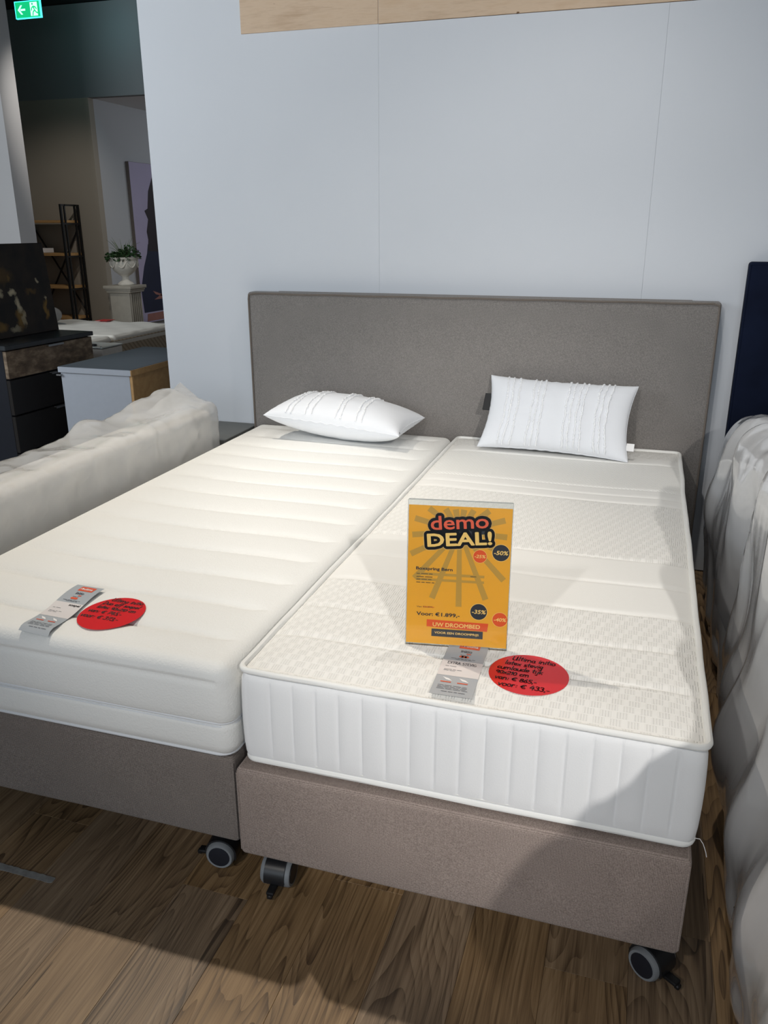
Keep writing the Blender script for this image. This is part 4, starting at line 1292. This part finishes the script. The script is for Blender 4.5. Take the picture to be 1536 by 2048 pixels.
# far bed: two mattresses on one base, foot end towards the camera's right
fb = thing('boxspring_base', 'beige base of the far bed behind the sideboard', 'bed base', (-4.1, 1.98, 0))
obj('upholstered_body', rbox(-.99, .99, -.88, .94, .06, .33, .012, 2), MAT['far_ticking'], fb)
for sx in (-.9, .9):
    for sy in (-.8, .86): obj('leg', cyl((sx, sy, 0), (sx, sy, .06), .03, 12), MAT['black'], fb)
def far_mattress(label, yc, yw):
    t = thing('mattress', label, 'mattress', (-4.1, yc, .331))
    def dsp(P, n):
        Q = P.copy()
        q = np.abs(np.sin((P[:, 0] * 1.0 + P[:, 1] * 1.2) * 9)) * np.abs(np.sin((P[:, 0] - P[:, 1] * 1.2) * 9))
        Q[:, 2] += .010 * q * (n[:, 2] > .7) - .006 * (n[:, 2] > .7)
        return Q
    obj('quilted_top', gridbox((-1.0, -yw, .17), (1.0, yw, .272), .04, (.04, .04, .03), dsp), MAT['far_top'], t, angle=180)
    obj('border', gridbox((-.995, -yw + .003, 0), (.995, yw - .003, .225), .02, (.2, .2, .05)), MAT['far_ticking'], t)
    obj('piping', tube([(-.998, -yw + .01, .226), (.98, -yw + .004, .226), (.997, -yw + .03, .226), (.997, yw - .03, .226), (.98, yw - .004, .226)], .006, 6), MAT['far_ticking'], t)
far_mattress('cream mattress of the far bed nearest the sideboard', 1.545, .452)
far_mattress('cream mattress of the far bed nearest the pedestal', 2.455, .452)
# red card on the far bed, grey cushion corner
rc = obj('price_card', rbox(-.06, .06, -.06, .06, 0, .002, .0005, 1), MAT['red'], None, False, loc=(-3.76, 2.84, .611)); tag(rc, 'red price card lying on the far bed', 'card')
cu = thing('cushion', 'grey cushion on the far bed beside the canvas picture', 'cushion', (-4.16, 2.35, .614))
def cush(P, n):
    Q = P.copy(); k = 1 - .45 * np.clip((np.abs(P[:, 0]) / .22) ** 2, 0, 1) * np.clip((np.abs(P[:, 1]) / .2) ** 2, 0, 1); Q[:, 2] = .07 + (P[:, 2] - .07) * k; return Q
obj('cushion_body', gridbox((-.22, -.2, .0), (.22, .2, .14), .06, (.05, .05, .05), cush), MAT['grey_cotton'], cu, angle=180)

# open rack against the beige wall
rk = thing('shelf_rack', 'black steel rack with wooden shelves against the beige wall', 'rack', (-6.6, 5.79, 0))
L0, L1, D0, D1, RH = -.365, .365, -.165, .165, 1.647
for x in (L0, L1):
    for y in (D0, D1):
        for e in (0,):
            obj('post', box(x - .013, x + .013, y - .013, y + .013, 0, RH), MAT['black_metal'], rk, False)
    for dy in (.075,):
        obj('post', box(x - .010, x + .010, D0 + .055, D0 + .075, 0, RH), MAT['black_metal'], rk, False)
        obj('post', box(x - .010, x + .010, D1 - .075, D1 - .055, 0, RH), MAT['black_metal'], rk, False)
    obj('rail', box(x - .01, x + .01, D0, D1, RH - .02, RH), MAT['black_metal'], rk, False)
    for z in (1.43, 1.04, .645, .262): obj('rail', box(x - .011, x + .011, D0, D1, z - .02, z), MAT['black_metal'], rk, False)
for z in (1.43, 1.04, .645, .262):
    obj('shelf', rbox(L0 + .015, L1 - .012, D0 - .0, D1, z + .001, z + .032, .002, 1), MAT['shelf_wood'], rk, False)
for (xa, za, xb, zb) in ((L0, 1.42, L1, .28), (L1, 1.42, L0, .28)):
    obj('brace', tube([(xa, D1 + .004, za), (xb, D1 + .004, zb)], .011, 6), MAT['black_metal'], rk, False)
bk = obj('box', rbox(-.13, .1, -.1, .1, 0, .055, .003, 1), MAT['soffit'], None, False, loc=(-6.72, 5.79, 1.074)); tag(bk, 'white block standing in for a lit strip on the second shelf of the black rack', 'box')  # white block stands in for a bright lit strip

# large printed canvas on the side wall
pp = thing('canvas_print', 'large canvas print of a dark-haired figure in navy on lavender, behind the urn', 'picture', (XC + .002, 7.45, .12))
obj('canvas', box(0, .045, -.80, .80, 0, 2.07), MAT['canvas_edge'], pp, False)
pr_ = obj('printed_face', box(.0452, .0465, -.795, .795, .003, 2.067), MAT['lavender'], pp, False)
def pface(name, t2, mat, lay): return obj(name, place_flat(t2, lambda y, z: (.0468 + .001 * lay, y, z)), MAT[mat], pr_, False)
hairp = [(-.53, .95), (-.50, 1.1), (-.52, 1.2), (-.46, 1.36), (-.53, 1.47), (-.45, 1.50), (-.40, 1.72), (-.28, 1.9), (.0, 2.0), (.4, 1.9), (.6, 1.6), (.6, .9)]
dress = [(-.75, .14), (-.78, .45), (-.66, .75), (-.56, .92), (-.52, 1.04), (.1, 1.05), (.7, 1.0), (.78, .6), (.78, .14)]
pface('dress_print', poly2(dress), 'print_navy', 0)
pface('hair_print', poly2(hairp), 'print_hair', 1)
pface('skin_print', join2(poly2([(-.48, .30), (-.30, .36), (.2, .30), (.2, .26), (-.3, .30)]), poly2([(-.50, .42), (-.42, .40), (-.2, .34), (-.2, .32), (-.44, .37)]), poly2([(-.70, .02), (-.68, .12), (.5, .13), (.5, .02)])), 'print_skin', 2)

# pedestal and urn
pdx, pdy = -5.50, 5.72
pd = thing('pedestal', 'fluted grey stone pedestal column in front of the large canvas print', 'pedestal', (pdx, pdy, 0), (0, 0, math.radians(3)))
s0 = .135
obj('shaft', box(-s0, s0, -s0, s0, .08, .615), MAT['stone_ped'], pd, False)
for k in range(6):
    u = -s0 + .025 + k * (2 * s0 - .05) / 5
    obj('flute_rib', rbox(s0 + .0002, s0 + .010, u - .013, u + .013, .09, .61, .004, 1), MAT['stone_ped'], pd)
obj('moulding', rbox(-.165, .165, -.165, .165, .616, .640, .006, 2), MAT['stone_ped'], pd)
obj('cap', merge(rbox(-.175, .175, -.175, .175, .6405, .662, .006, 2), rbox(-.19, .19, -.19, .19, .662, .700, .006, 2)), MAT['stone_ped'], pd)
obj('foot', rbox(-.18, .18, -.18, .18, 0, .08, .006, 2), MAT['stone_ped'], pd)
un = thing('urn_planter', 'white stone urn planted with ivy and grass on the fluted pedestal', 'planter', (pdx + .02, pdy, .7015))
prof = [(.095, 0), (.10, .012), (.085, .03), (.05, .055), (.038, .085), (.04, .10), (.075, .125), (.125, .165), (.160, .22), (.172, .275), (.170, .30), (.185, .315), (.188, .33), (.165, .332), (.155, .31), (.03, .29)]
obj('bowl', lathe(prof, 40), MAT['stone'], un, angle=60)
for k in range(8):
    a0 = 2 * PI * k / 8
    pth = []
    for i in range(9):
        f = i / 8; a = a0 + f * PI / 4; z = .285 - .075 * math.sin(f * PI); r = .1745 if z > .27 else .166 - (.22 - z) * .4 if z < .22 else .168
        pth.append((r * math.cos(a), r * math.sin(a), z))
    obj('swag', tube(pth, [.004 + .005 * math.sin(i / 8 * PI) for i in range(9)], 6), MAT['stone'], un)
rr = random.Random(5)
V, F = [], []
for k in range(420):
    a = rr.uniform(0, 2 * PI); r = .19 * math.sqrt(rr.random()) * 1.12
    z = .335 + rr.uniform(0, .10) * (1.15 - r / .22) + (rr.uniform(-.06, .02) if r > .16 else 0)
    if a < 1.2 or a > 5.6: z += rr.uniform(0, .07)
    c = Vector((r * math.cos(a), r * math.sin(a), z))
    M = Matrix.Rotation(rr.uniform(0, 6.28), 3, 'Z') @ Matrix.Rotation(rr.uniform(-1, 1.1), 3, 'X') @ Matrix.Rotation(rr.uniform(-.7, .7), 3, 'Y')
    s = rr.uniform(.016, .03); o_ = len(V)
    for q in ((0, -.9, 0), (.7, -.25, .1), (.45, .35, .05), (0, 1, -.1), (-.45, .35, .05), (-.7, -.25, .1)): V.append(tuple(c + M @ (Vector(q) * s)))
    F += [(o_, o_ + 1, o_ + 2, o_ + 3), (o_, o_ + 3, o_ + 4, o_ + 5)]
fo = obj('foliage', (V, F), MAT['leaf'], un, False); fo['kind'] = 'stuff'
for k in range(22):
    a = rr.uniform(0, 2 * PI); L = rr.uniform(.16, .30); sp = rr.uniform(.25, .8)
    pts = []
    for i in range(8):
        f = i / 7; pts.append(((.02 + L * f * sp) * math.cos(a), (.02 + L * f * sp) * math.sin(a), .34 + L * f - L * sp * .55 * f * f))
    obj('grass_blade', tube(pts, [.0045 * (1 - .9 * i / 7) + .0004 for i in range(8)], 4), MAT['grass'], un)

# exit sign
ex = thing('exit_sign', 'green glowing emergency exit sign with arrow and running man', 'sign', (-5.85, 5.0, 3.484))
obj('panel', rbox(-.155, .155, -.012, .012, 0, .15, .003, 1), MAT['exit_green'], ex, False)
fr_ = merge(box(-.160, .160, -.013, .013, -.006, 0), box(-.160, .160, -.013, .013, .150, .156), box(-.160, -.155, -.013, .013, 0, .15), box(.155, .160, -.013, .013, 0, .15))
obj('edge_light', fr_, MAT['exit_cyan'], ex, False)
def exf(t2): return place_flat(t2, lambda x, z: (x, -.0128, z))
obj('arrow_print', exf(join2(rect2(-.09, -.03, .066, .084), poly2([(-.125, .075), (-.085, .118), (-.063, .118), (-.10, .075), (-.063, .032), (-.085, .032)]))), MAT['exit_white'], ex, False)
obj('door_print', exf(rect2(.035, .125, .012, .138)), MAT['exit_white'], ex, False)
man = strokes2([[(.075, .10), (.088, .065)], [(.075, .10), (.055, .085), (.048, .065)], [(.078, .098), (.10, .092), (.112, .075)], [(.088, .065), (.068, .045), (.062, .018)], [(.088, .065), (.105, .045), (.125, .035)]], .013)
obj('man_print', place_flat(join2(man, disc2(.066, .122, .010)), lambda x, z: (x, -.0134, z)), MAT['exit_green'], ex, False)
obj('hanger', merge(cyl((-.1, 0, .156), (-.1, 0, .366), .004, 8), cyl((.1, 0, .156), (.1, 0, .366), .004, 8)), MAT['black_metal'], ex)
gl_ = bpy.data.lights.new('fascia_teal_glow', 'POINT'); gl_.energy = 2; gl_.color = (.25, .9, 1); gl_.shadow_soft_size = .12  # added point lamp set off the sign, tints the fascia teal
go_ = bpy.data.objects.new('fascia_teal_glow', gl_); COL.objects.link(go_); go_.location = (-5.35, 5.45, 3.58)

# repeats share a group
GR = {'pillow': 'white tufted pillows on the bed', 'price_sticker': 'red price stickers on the mattresses', 'leaflet': 'leaflets on the mattresses'}
for o in list(COL.objects):
    k = o.name.split('.')[0]
    if o.parent is None and k in GR: o['group'] = GR[k]
